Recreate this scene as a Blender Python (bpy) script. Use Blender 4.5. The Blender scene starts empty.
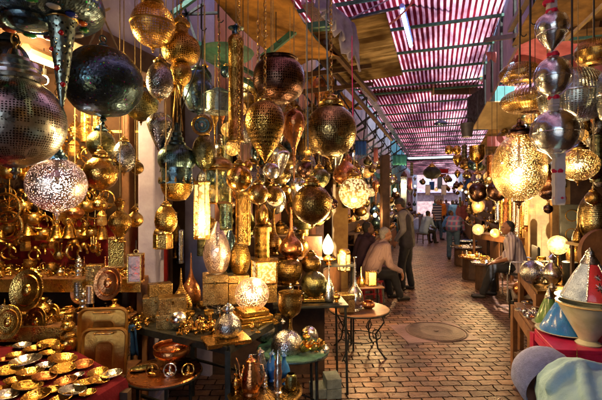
import bpy, math, random
from mathutils import Vector, Matrix, Euler
from math import sin, cos, pi, radians as R
random.seed(7)
SC = bpy.context.scene
COL = SC.collection
F = 400.0; CX = 301.0; CY = 200.0; CAMH = 1.7

def P(px, py, Z): return Vector(((px-CX)*Z/F, Z, CAMH-(py-CY)*Z/F))
def S(d, Z): return d*Z/F
def PXY(v): return (CX+F*v[0]/max(v[1], .01), CY-F*(v[2]-CAMH)/max(v[1], .01))
U = Vector((.324, .946, 0)); N = Vector((.946, -.324, 0))      # along the alley, across it to the right
def A(t, n, z): return U*t+N*n+Vector((0, 0, z))
YAW = -math.atan2(.324, .946)                                   # alley frame: local y = U, local x = N

# ------------------------------------------------------------------ materials
MAT = {}
def nt(name):
    m = bpy.data.materials.new(name); m.use_nodes = True
    n = m.node_tree; n.nodes.clear(); MAT[name] = m
    o = n.nodes.new('ShaderNodeOutputMaterial')
    return m, n, o
def nd(n, t, **k):
    x = n.nodes.new(t)
    for a, b in k.items():
        if a in x.inputs.keys() if isinstance(a, str) else False: x.inputs[a].default_value = b
        else: setattr(x, a, b)
    return x
def c4(c): return (c[0], c[1], c[2], 1)
def mixc(n, fac, a, b, typ='MIX'):
    m = n.nodes.new('ShaderNodeMix'); m.data_type = 'RGBA'; m.blend_type = typ
    L = n.links
    for k, v in ((0, fac), (6, a), (7, b)):
        if hasattr(v, 'is_linked') or isinstance(v, bpy.types.NodeSocket): L.new(v, m.inputs[k])
        else: m.inputs[k].default_value = v if k == 0 else c4(v)
    return m.outputs[2]
def ramp(n, src, p0, p1, c0=(0, 0, 0), c1=(1, 1, 1)):
    r = n.nodes.new('ShaderNodeValToRGB'); n.links.new(src, r.inputs[0])
    e = r.color_ramp.elements; e[0].position = p0; e[1].position = p1; e[0].color = c4(c0); e[1].color = c4(c1)
    return r.outputs[0]
def noise(n, co, sc, det=3, rough=.55):
    x = n.nodes.new('ShaderNodeTexNoise'); x.inputs['Scale'].default_value = sc; x.inputs['Detail'].default_value = det
    x.inputs['Roughness'].default_value = rough; n.links.new(co, x.inputs['Vector']); return x.outputs[0]
def coords(n, kind='Object'):
    t = n.nodes.new('ShaderNodeTexCoord'); return t.outputs[kind]
def mapping(n, co, sc=(1, 1, 1), rot=(0, 0, 0)):
    m = n.nodes.new('ShaderNodeMapping'); n.links.new(co, m.inputs[0]); m.inputs['Scale'].default_value = sc; m.inputs['Rotation'].default_value = rot
    return m.outputs[0]
def bump(n, h, st, dist=.01):
    b = n.nodes.new('ShaderNodeBump'); b.inputs['Strength'].default_value = st; b.inputs['Distance'].default_value = dist
    n.links.new(h, b.inputs['Height']); return b.outputs[0]
def voro(n, co, sc, feat='F1', rnd=1, out='Distance'):
    v = n.nodes.new('ShaderNodeTexVoronoi'); v.feature = feat; v.inputs['Scale'].default_value = sc; v.inputs['Randomness'].default_value = rnd
    n.links.new(co, v.inputs['Vector']); return v.outputs[out]

def metal(name, col, dark, rough=.28, am=(.42, .7), ham=90, hb=.25, engr=0, holes=0, hthr=.32, spots=None, mtl=1.0, uvh=None, dots=0):
    m, n, o = nt(name); L = n.links; co = coords(n)
    p = n.nodes.new('ShaderNodeBsdfPrincipled')
    n1 = noise(n, co, 14, 5, .65); f = ramp(n, n1, am[0], am[1])
    c = mixc(n, f, col, dark)
    if engr:
        e = voro(n, co, engr, 'DISTANCE_TO_EDGE'); e2 = ramp(n, e, .0, .10)
        c = mixc(n, e2, [x*.5 for x in dark], c)
    if dots:
        uv0 = coords(n, 'UV'); dn = n.nodes.new('ShaderNodeTexNoise'); dn.inputs['Scale'].default_value = 9; L.new(uv0, dn.inputs['Vector']); dm = n.nodes.new('ShaderNodeVectorMath'); dm.operation = 'MULTIPLY_ADD'; L.new(dn.outputs['Color'], dm.inputs[0]); dm.inputs[1].default_value = (.014, .014, 0); L.new(uv0, dm.inputs[2]); uvc = dm.outputs[0]
        oi = n.nodes.new('ShaderNodeObjectInfo'); q1 = n.nodes.new('ShaderNodeMath'); q1.operation = 'MULTIPLY'; L.new(oi.outputs['Random'], q1.inputs[0]); q1.inputs[1].default_value = 4
        q2 = n.nodes.new('ShaderNodeMath'); q2.operation = 'FLOOR'; L.new(q1.outputs[0], q2.inputs[0]); q3 = n.nodes.new('ShaderNodeMath'); q3.operation = 'MULTIPLY_ADD'; L.new(q2.outputs[0], q3.inputs[0]); q3.inputs[1].default_value = .25; q3.inputs[2].default_value = .75
        vs = n.nodes.new('ShaderNodeVectorMath'); vs.operation = 'SCALE'; L.new(uvc, vs.inputs[0]); L.new(q3.outputs[0], vs.inputs['Scale']); uvc = vs.outputs[0]
        dk = (.04, .035, .03)
        dv = ramp(n, voro(n, mapping(n, uvc, (round(72*max(1, dots if dots < 5 else 1)), round(38*max(1, dots if dots < 5 else 1)), 1)), 1, 'F1', .12), .26, .38, dk, (1, 1, 1))
        mo = voro(n, mapping(n, uvc, (12, 6.0, 1)), 1, 'F1', .0)          # rosettes: rings left unpierced
        ring = ramp(n, mo, .30, .34, (1, 1, 1), (0, 0, 0)); core = ramp(n, mo, .18, .22, (0, 0, 0), (1, 1, 1))
        rm = n.nodes.new('ShaderNodeMath'); rm.operation = 'MULTIPLY'; L.new(ring, rm.inputs[0]); L.new(core, rm.inputs[1])
        sv = n.nodes.new('ShaderNodeSeparateXYZ'); L.new(uvc, sv.inputs[0])
        bm_ = n.nodes.new('ShaderNodeMath'); bm_.operation = 'PINGPONG'; L.new(sv.outputs[1], bm_.inputs[0]); bm_.inputs[1].default_value = .166
        bl = ramp(n, bm_.outputs[0], .010, .016, (1, 1, 1), (0, 0, 0))
        mxx = n.nodes.new('ShaderNodeMath'); mxx.operation = 'MAXIMUM'; L.new(rm.outputs[0], mxx.inputs[0]); L.new(bl, mxx.inputs[1])
        dv = mixc(n, mxx.outputs[0], dv, (1, 1, 1)); c = mixc(n, 1.0, c, dv, 'MULTIPLY')
    if spots:
        vc = voro(n, co, 60, 'F1', 1, 'Distance'); vcol = voro(n, co, 60, 'F1', 1, 'Color')
        s = ramp(n, vc, .12, .2, (1, 1, 1), (0, 0, 0))
        sat = n.nodes.new('ShaderNodeHueSaturation'); sat.inputs['Saturation'].default_value = 1.6; sat.inputs['Value'].default_value = .9
        L.new(vcol, sat.inputs['Color'])
        c = mixc(n, s, c, sat.outputs[0])
    L.new(c, p.inputs['Base Color']); p.inputs['Metallic'].default_value = mtl
    r = n.nodes.new('ShaderNodeMapRange'); L.new(n1, r.inputs[0]); r.inputs[1].default_value = .3; r.inputs[2].default_value = .75
    r.inputs[3].default_value = rough*.65; r.inputs[4].default_value = min(.9, rough*1.9); L.new(r.outputs[0], p.inputs['Roughness'])
    v = voro(n, co, ham)
    L.new(bump(n, v, hb, .004), p.inputs['Normal'])
    out = p.outputs[0]
    if holes:
        if uvh:
            uv = mapping(n, coords(n, 'UV'), (uvh[0], uvh[1], 1))
            hv = voro(n, uv, 1, 'F1', 0)
        else:
            hv = voro(n, co, holes)
        hf = n.nodes.new('ShaderNodeMath'); hf.operation = 'LESS_THAN'; L.new(hv, hf.inputs[0]); hf.inputs[1].default_value = hthr
        tr = n.nodes.new('ShaderNodeBsdfTransparent'); mx = n.nodes.new('ShaderNodeMixShader')
        L.new(hf.outputs[0], mx.inputs[0]); L.new(p.outputs[0], mx.inputs[1]); L.new(tr.outputs[0], mx.inputs[2]); out = mx.outputs[0]
    L.new(out, o.inputs[0]); return m
metal('brass', (.64, .43, .14), (.28, .17, .05), .26, ham=110, hb=.3)
metal('gold', (.72, .46, .13), (.36, .19, .04), .2, ham=90, hb=.3)
metal('gold_engraved', (.90, .58, .14), (.30, .17, .04), .26, (.35, .72), engr=130, ham=120, hb=.5, dots=150)
metal('old_gold', (.62, .38, .10), (.14, .08, .03), .28, (.35, .68), engr=150, ham=120, hb=.4, dots=140)
metal('bronze_green', (.48, .45, .18), (.10, .12, .07), .28, (.35, .68), engr=150, ham=120, hb=.4, dots=130)
metal('copper', (.70, .31, .12), (.20, .08, .035), .25, (.38, .7), ham=80, hb=.3)
metal('dark_copper', (.20, .11, .08), (.06, .04, .035), .24, ham=120, hb=.25, dots=1)
metal('silver', (.80, .84, .86), (.46, .48, .50), .2, ham=50, hb=.25)
metal('silver_engraved', (.70, .72, .74), (.22, .23, .25), .24, (.38, .72), engr=140, ham=110, hb=.5, dots=150)
metal('steel_blue', (.16, .30, .42), (.05, .09, .13), .22, ham=60, hb=.25)
metal('teal_iron', (.12, .22, .25), (.04, .07, .08), .28, ham=70, hb=.3, dots=120)
metal('jewel_dark', (.12, .22, .30), (.04, .06, .08), .26, ham=80, hb=.3, spots=1, dots=1.6)
metal('box_brass', (.62, .42, .15), (.20, .12, .045), .3, (.35, .66), ham=140, hb=.6, engr=75)
metal('black_iron', (.03, .035, .035), (.015, .015, .015), .5, ham=60, hb=.2, mtl=.6)
metal('green_paint', (.03, .13, .10), (.02, .06, .05), .5, ham=40, hb=.2, mtl=.0)
metal('silver_pierced', (.78, .70, .66), (.55, .45, .42), .3, holes=170, hthr=.36, ham=80, hb=.3)
metal('gold_pierced', (.90, .70, .34), (.62, .46, .20), .28, holes=150, hthr=.44, ham=80, hb=.3)
metal('gold_pierced_coarse', (.80, .52, .15), (.42, .25, .07), .28, holes=1, uvh=(52, 26), hthr=.34, ham=80, hb=.3)
metal('teal_pierced', (.34, .46, .45), (.14, .20, .20), .3, holes=95, hthr=.33, ham=90, hb=.3)
metal('steel_pierced', (.62, .66, .64), (.30, .31, .27), .24, (.45, .75), ham=60, hb=.15, dots=1.9)
metal('perforated_steel', (.46, .54, .56), (.25, .27, .26), .25, holes=1, uvh=(64, 22), hthr=.33, ham=50, hb=.1)
metal('perforated_gold', (.50, .32, .09), (.20, .12, .04), .28, holes=1, uvh=(64, 14), hthr=.30, ham=50, hb=.1)
metal('bronze_pierced', (.50, .37, .15), (.18, .13, .06), .26, (.35, .68), ham=100, hb=.35, dots=1.45)

def plain(name, col, col2=None, rough=.75, sc=6, b=.3, bs=40, spec=.4, mtl=0, trans=0, coat=0):
    m, n, o = nt(name); L = n.links; co = coords(n)
    p = n.nodes.new('ShaderNodeBsdfPrincipled')
    n1 = noise(n, co, sc, 6, .65)
    c = mixc(n, ramp(n, n1, .35, .65), col, col2 or [x*.6 for x in col])
    L.new(c, p.inputs['Base Color']); p.inputs['Roughness'].default_value = rough; p.inputs['Metallic'].default_value = mtl
    p.inputs['Specular IOR Level'].default_value = spec; p.inputs['Coat Weight'].default_value = coat
    L.new(bump(n, noise(n, co, bs, 5, .6), b, .01), p.inputs['Normal'])
    out = p.outputs[0]
    if trans:
        t = n.nodes.new('ShaderNodeBsdfTranslucent'); L.new(c, t.inputs[0]); mx = n.nodes.new('ShaderNodeMixShader'); mx.inputs[0].default_value = trans
        L.new(out, mx.inputs[1]); L.new(t.outputs[0], mx.inputs[2]); out = mx.outputs[0]
    L.new(out, o.inputs[0]); return m
plain('plaster_lilac', (.40, .40, .58), (.22, .20, .34), .9, 2, .5, 18)  # purple-white plaster of the shop front, blue sky light put into its colour
plain('plaster_orange', (.52, .25, .14), (.36, .15, .09), .9, 2.5, .6, 14)
plain('plaster_pink', (.40, .27, .27), (.17, .11, .13), .9, 3, .6, 14)
plain('plaster_yellow', (.46, .30, .10), (.24, .13, .05), .9, 3, .6, 14)
plain('plaster_pale', (.66, .60, .58), (.46, .42, .44), .9, 2, .4, 10)
plain('plaster_teal', (.12, .36, .36), (.08, .24, .26), .85, 3, .4, 14)
plain('dark_wood', (.08, .04, .022), (.035, .018, .01), .6, 9, .4, 30)
plain('wood', (.19, .085, .035), (.09, .04, .018), .55, 9, .4, 30)
plain('pale_wood', (.46, .34, .16), (.30, .22, .10), .6, 7, .4, 30)
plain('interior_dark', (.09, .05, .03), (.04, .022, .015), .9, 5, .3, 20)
plain('red_cloth', (.34, .012, .012), (.16, .006, .008), .85, 8, .5, 60)
plain('crimson_velvet', (.13, .004, .014), (.07, .002, .008), .9, 8, .5, 60, spec=.2)
plain('tarp_orange', (.56, .28, .05), (.14, .065, .02), .8, 3.5, 1, 9, trans=.45)
plain('tarp_brown', (.34, .20, .07), (.08, .045, .025), .85, 3.5, 1, 9, trans=.3)
plain('plastic_lilac', (.42, .42, .60), (.25, .24, .40), .5, 6, .9, 14, trans=.4)
plain('roof_panel', (.20, .13, .20), (.11, .07, .12), .7, 3, .5, 20)
plain('pink_fabric', (.66, .28, .27), (.42, .14, .15), .8, 4, .5, 20, trans=.4)
plain('rope', (.50, .38, .18), (.3, .22, .1), .9, 60, .5, 200)
plain('cord_blue', (.30, .42, .48), (.2, .3, .34), .6, 60, .2, 200)
plain('cord_pink', (.7, .04, .3), (.5, .03, .2), .6, 60, .2, 200)
plain('cord_dark', (.03, .03, .03), (.02, .02, .02), .6, 60, .2, 200)
plain('concrete', (.22, .27, .25), (.14, .17, .16), .95, 20, .7, 90)
plain('stone_slab', (.21, .13, .15), (.10, .065, .075), .35, 5, .8, 40)
plain('cast_iron', (.11, .075, .07), (.055, .04, .04), .42, 9, .9, 50, mtl=.4)
plain('skin', (.30, .14, .08), (.25, .11, .06), .55, 12, .15, 80)
plain('skin_dark', (.17, .08, .05), (.14, .065, .04), .55, 12, .15, 80)
plain('hair_black', (.012, .010, .009), (.02, .016, .014), .6, 60, .6, 150)
plain('hair_grey', (.28, .26, .25), (.14, .13, .12), .7, 60, .6, 150)
plain('jacket_grey', (.17, .16, .16), (.12, .11, .115), .85, 10, .4, 60)
plain('jacket_dark', (.025, .022, .03), (.018, .015, .02), .85, 10, .4, 60)
plain('trouser_black', (.018, .018, .02), (.012, .012, .014), .85, 12, .4, 60)
plain('jeans', (.05, .10, .17), (.03, .06, .11), .85, 14, .4, 60)
plain('mauve_cloth', (.20, .11, .17), (.13, .07, .11), .9, 10, .4, 60)
plain('plum_cloth', (.035, .016, .028), (.022, .01, .018), .9, 10, .4, 60)
plain('cap_blue', (.38, .46, .85), (.26, .32, .66), .9, 55, 1, 220)
plain('shirt_aqua', (.28, .53, .70), (.23, .46, .62), .8, 4, .7, 26)
plain('shirt_skyblue', (.30, .42, .55), (.22, .33, .46), .85, 10, .3, 60)
plain('shirt_blue', (.06, .20, .55), (.04, .13, .4), .85, 10, .3, 60)
plain('shirt_maroon', (.26, .08, .09), (.18, .05, .06), .85, 10, .3, 60)
plain('leather', (.02, .018, .018), (.03, .025, .02), .4, 12, .3, 80)
plain('red_paint', (.42, .02, .03), (.25, .012, .02), .45, 12, .2, 80)
plain('magenta_paint', (.45, .02, .10), (.28, .012, .06), .35, 12, .2, 80)
plain('blue_cloth', (.03, .14, .45), (.02, .08, .3), .85, 12, .4, 60)
plain('white_cloth', (.70, .70, .74), (.5, .5, .58), .85, 6, .3, 40, trans=.3)
plain('red_bright', (.70, .04, .03), (.5, .02, .02), .7, 6, .2, 40, trans=.3)
plain('orange_bright', (.85, .28, .03), (.6, .2, .02), .7, 6, .2, 40, trans=.3)
plain('teal_cloth', (.04, .34, .34), (.03, .22, .24), .8, 6, .3, 40)
plain('tag_red', (.6, .01, .06), (.5, .01, .05), .5, 6, .1, 40)
plain('bucket_grey', (.10, .10, .11), (.06, .06, .07), .5, 12, .3, 40, mtl=.5)
plain('glaze_white', (.5, .52, .42), (.36, .38, .28), .25, 10, .2, 20, coat=.3)
def glaze(name, col, col2, sc=60):
    m, n, o = nt(name); L = n.links; co = coords(n); p = n.nodes.new('ShaderNodeBsdfPrincipled')
    e = ramp(n, voro(n, co, sc*2.2, 'DISTANCE_TO_EDGE'), .0, .07)
    f = ramp(n, noise(n, co, 18, 4), .35, .65); c = mixc(n, f, col, col2); c = mixc(n, e, [x*.6 for x in col2], c)
    L.new(c, p.inputs['Base Color']); p.inputs['Roughness'].default_value = .3; p.inputs['Coat Weight'].default_value = .3
    L.new(bump(n, e, .5, .003), p.inputs['Normal']); L.new(p.outputs[0], o.inputs[0])
glaze('glaze_blue', (.01, .22, .70), (.01, .12, .5)); metal('tagine_silver', (.34, .46, .68), (.20, .28, .45), .42, ham=120, hb=.45, engr=110, mtl=.35); glaze('glaze_green', (.12, .26, .06), (.05, .14, .04))
glaze('glaze_silver', (.30, .42, .62), (.20, .30, .48), 80); glaze('glaze_red', (.40, .015, .03), (.25, .01, .02))
glaze('woven', (.34, .24, .12), (.2, .13, .06), 90)

def stripes(name, cols, scale, axis=0, rough=.85, check=False, width=.5):
    m, n, o = nt(name); L = n.links; co = coords(n); p = n.nodes.new('ShaderNodeBsdfPrincipled')
    sx = n.nodes.new('ShaderNodeSeparateXYZ'); L.new(co, sx.inputs[0])
    def band(ax, sc):
        a = n.nodes.new('ShaderNodeMath'); a.operation = 'MULTIPLY'; L.new(sx.outputs[ax], a.inputs[0]); a.inputs[1].default_value = sc
        b = n.nodes.new('ShaderNodeMath'); b.operation = 'FRACT'; L.new(a.outputs[0], b.inputs[0])
        d = n.nodes.new('ShaderNodeMath'); d.operation = 'GREATER_THAN'; L.new(b.outputs[0], d.inputs[0]); d.inputs[1].default_value = width
        return d.outputs[0]
    c = mixc(n, band(axis, scale), cols[0], cols[1])
    if check: c = mixc(n, band(2, scale*.9), c, cols[2])
    L.new(c, p.inputs['Base Color']); p.inputs['Roughness'].default_value = rough
    L.new(bump(n, noise(n, co, 20, 4), .4, .01), p.inputs['Normal']); L.new(p.outputs[0], o.inputs[0])
stripes('shirt_stripe', ((.46, .40, .42), (.22, .17, .21)), 22, 1, width=.62)
stripes('shirt_check', ((.30, .20, .18), (.22, .14, .13), (.21, .135, .12)), 55, 0, check=True, width=.7)
stripes('shirt_hoop', ((.05, .06, .12), (.45, .46, .5)), 9, 2, width=.6)
stripes('shirt_plaid', ((.04, .06, .17), (.20, .05, .13), (.14, .15, .26)), 8, 0, check=True, width=.62)

def emit(name, col, st):
    m, n, o = nt(name); e = n.nodes.new('ShaderNodeEmission'); e.inputs[0].default_value = c4(col); e.inputs[1].default_value = st
    n.links.new(e.outputs[0], o.inputs[0])
emit('bulb_warm', (1, .55, .20), 90); emit('bulb_hot', (1, .78, .50), 120); emit('bulb_far', (1, .6, .25), 25)
emit('tube_warm', (1, .66, .25), 28); emit('tube_blue', (.25, .5, 1), 14); emit('flame', (1, .58, .2), 5)
emit('bulb_pink', (1, .72, .62), 150)
def litshell(name, col, st, sc, cut=.3):      # frosted glass or paper shade of a lit lamp behind a fretwork pattern
    m, n, o = nt(name); L = n.links; co = coords(n)
    v = ramp(n, voro(n, co, sc), cut-.08, cut+.08, (1, 1, 1), (0, 0, 0))
    e = n.nodes.new('ShaderNodeEmission'); e.inputs[0].default_value = c4(col)
    mm = n.nodes.new('ShaderNodeMath'); mm.operation = 'MULTIPLY'; L.new(v, mm.inputs[0]); mm.inputs[1].default_value = st; L.new(mm.outputs[0], e.inputs[1])
    p = n.nodes.new('ShaderNodeBsdfPrincipled'); p.inputs['Base Color'].default_value = (.7, .5, .2, 1); p.inputs['Metallic'].default_value = .7; p.inputs['Roughness'].default_value = .35
    a = n.nodes.new('ShaderNodeAddShader'); L.new(e.outputs[0], a.inputs[0]); L.new(p.outputs[0], a.inputs[1]); L.new(a.outputs[0], o.inputs[0])
litshell('glow_white', (1, .66, .27), .50, 62, .5); litshell('glow_amber', (1, .42, .07), .55, 60, .42); litshell('glow_glass', (1, .52, .15), .75, 45, .6)
def glassy(name, col, tr=.55, rough=.06):
    m, n, o = nt(name); L = n.links; g = n.nodes.new('ShaderNodeBsdfGlossy'); g.inputs[0].default_value = (.9, .95, 1, 1); g.inputs[1].default_value = rough
    t = n.nodes.new('ShaderNodeBsdfTransparent'); t.inputs[0].default_value = c4(col); mx = n.nodes.new('ShaderNodeMixShader')
    lw = n.nodes.new('ShaderNodeLayerWeight'); lw.inputs[0].default_value = .35
    mr = n.nodes.new('ShaderNodeMapRange'); L.new(lw.outputs[1], mr.inputs[0]); mr.inputs[3].default_value = 1-tr-.25; mr.inputs[4].default_value = .8
    L.new(mr.outputs[0], mx.inputs[0]); L.new(t.outputs[0], mx.inputs[1]); L.new(g.outputs[0], mx.inputs[2])
    co = coords(n); L.new(bump(n, noise(n, co, 16, 4), .35, .01), g.inputs['Normal']); L.new(mx.outputs[0], o.inputs[0])
glassy('plastic_wrap', (.94, .97, 1), .62, .08); glassy('glass', (.85, .95, .95), .6, .03)
glassy('amber_glass', (.9, .5, .15), .6, .05)
for nm, c in (('jewel_red', (.7, .01, .02)), ('jewel_green', (.02, .5, .1)), ('jewel_blue', (.02, .06, .6)), ('jewel_orange', (.85, .16, .02)), ('jewel_white', (.7, .7, .7))):
    plain(nm, c, [x*.8 for x in c], .15, 20, 0, 20, .6, coat=.6)

# ground: running-bond pavers
def ground_mat():
    m, n, o = nt('pavers'); L = n.links; co = mapping(n, coords(n), (1, 1, 1), (0, 0, R(-2)))
    w = noise(n, co, 5.5, 4, .7); 
    wv = n.nodes.new('ShaderNodeVectorMath'); wv.operation = 'ADD'
    cc = n.nodes.new('ShaderNodeCombineXYZ')
    ms = n.nodes.new('ShaderNodeMath'); ms.operation = 'MULTIPLY'; L.new(w, ms.inputs[0]); ms.inputs[1].default_value = .06
    L.new(ms.outputs[0], cc.inputs[0]); L.new(ms.outputs[0], cc.inputs[1]); L.new(co, wv.inputs[0]); L.new(cc.outputs[0], wv.inputs[1])
    b = n.nodes.new('ShaderNodeTexBrick'); L.new(wv.outputs[0], b.inputs['Vector'])
    b.inputs['Scale'].default_value = 1; b.inputs['Brick Width'].default_value = .182; b.inputs['Row Height'].default_value = .104
    b.inputs['Mortar Size'].default_value = .0085; b.inputs['Mortar Smooth'].default_value = .6; b.inputs['Bias'].default_value = -.1
    b.inputs['Color1'].default_value = (.23, .125, .08, 1); b.inputs['Color2'].default_value = (.072, .046, .042, 1); b.inputs['Mortar'].default_value = (.030, .021, .018, 1)
    st = ramp(n, noise(n, co, .9, 7, .75), .40, .62, (1, 1, 1), (.38, .36, .42)); c = mixc(n, 1.0, b.outputs[0], st, 'MULTIPLY')
    st2 = ramp(n, noise(n, co, 26, 4, .7), .3, .7, (.72, .72, .72), (1.2, 1.15, 1.1)); c = mixc(n, 1.0, c, st2, 'MULTIPLY')
    p = n.nodes.new('ShaderNodeBsdfPrincipled'); L.new(c, p.inputs['Base Color'])
    rr = ramp(n, noise(n, co, 7, 5, .7), .3, .7, (.22, .22, .22), (.58, .58, .58)); L.new(rr, p.inputs['Roughness'])
    h = n.nodes.new('ShaderNodeMath'); h.operation = 'MULTIPLY_ADD'; L.new(noise(n, co, 30, 4, .6), h.inputs[0]); h.inputs[1].default_value = .35
    inv = n.nodes.new('ShaderNodeMath'); inv.operation = 'SUBTRACT'; inv.inputs[0].default_value = 1; L.new(b.outputs['Fac'], inv.inputs[1]); L.new(inv.outputs[0], h.inputs[2])
    sp = n.nodes.new('ShaderNodeMath'); sp.operation = 'MULTIPLY'; L.new(inv.outputs[0], sp.inputs[0]); sp.inputs[1].default_value = .55; sp.use_clamp = False; L.new(sp.outputs[0], p.inputs['Specular IOR Level']); L.new(bump(n, h.outputs[0], 1, .022), p.inputs['Normal']); L.new(p.outputs[0], o.inputs[0])
ground_mat()
def roof_mat():   # translucent corrugated sheeting in alternating red and clear-white strips
    m, n, o = nt('striped_sheet'); L = n.links; co = coords(n); sx = n.nodes.new('ShaderNodeSeparateXYZ'); L.new(co, sx.inputs[0])
    a = n.nodes.new('ShaderNodeMath'); a.operation = 'MULTIPLY_ADD'; L.new(sx.outputs[0], a.inputs[0]); a.inputs[1].default_value = 1/.076
    nz = noise(n, mapping(n, co, (2, .6, 1)), 2, 4); mm = n.nodes.new('ShaderNodeMath'); mm.operation = 'MULTIPLY'; L.new(nz, mm.inputs[0]); mm.inputs[1].default_value = .3; L.new(mm.outputs[0], a.inputs[2])
    b = n.nodes.new('ShaderNodeMath'); b.operation = 'FRACT'; L.new(a.outputs[0], b.inputs[0])
    wd = n.nodes.new('ShaderNodeMapRange'); L.new(sx.outputs[0], wd.inputs[0]); wd.inputs[1].default_value = .4; wd.inputs[2].default_value = 2.5; wd.inputs[3].default_value = .70; wd.inputs[4].default_value = .42
    gt = n.nodes.new('ShaderNodeMath'); gt.operation = 'GREATER_THAN'; L.new(b.outputs[0], gt.inputs[0]); L.new(wd.outputs[0], gt.inputs[1]); st = gt.outputs[0]
    rd = mixc(n, ramp(n, noise(n, co, 1.3, 5, .7), .35, .65), (.44, .10, .15), (.17, .05, .07))
    wh = mixc(n, ramp(n, noise(n, co, 2.2, 5, .7), .4, .7), (.93, .76, .82), (.66, .44, .52))
    c = mixc(n, st, rd, wh); c = mixc(n, 1.0, c, ramp(n, noise(n, mapping(n, co, (1, .35, 1)), 1.1, 5, .65), .40, .60, (.34, .30, .36), (1, 1, 1)), 'MULTIPLY')
    d = n.nodes.new('ShaderNodeBsdfDiffuse'); t = n.nodes.new('ShaderNodeBsdfTranslucent'); L.new(c, d.inputs[0]); L.new(c, t.inputs[0])
    mx = n.nodes.new('ShaderNodeMixShader'); mx.inputs[0].default_value = .82; L.new(d.outputs[0], mx.inputs[1]); L.new(t.outputs[0], mx.inputs[2]); L.new(mx.outputs[0], o.inputs[0])
roof_mat()
def reed_mat():
    m, n, o = nt('reed_sheet'); L = n.links; co = coords(n)
    s = noise(n, mapping(n, co, (.7, 13, 1)), 1.6, 6, .75); g = noise(n, co, 1.5, 3)
    c = mixc(n, ramp(n, s, .35, .62), (.10, .055, .022), (.78, .60, .30)); c = mixc(n, ramp(n, g, .35, .6), c, (.10, .06, .03))
    d = n.nodes.new('ShaderNodeBsdfDiffuse'); t = n.nodes.new('ShaderNodeBsdfTranslucent'); L.new(c, d.inputs[0]); L.new(c, t.inputs[0])
    mx = n.nodes.new('ShaderNodeMixShader'); mx.inputs[0].default_value = .5; L.new(d.outputs[0], mx.inputs[1]); L.new(t.outputs[0], mx.inputs[2])
    L.new(mx.outputs[0], o.inputs[0])
reed_mat()

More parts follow.
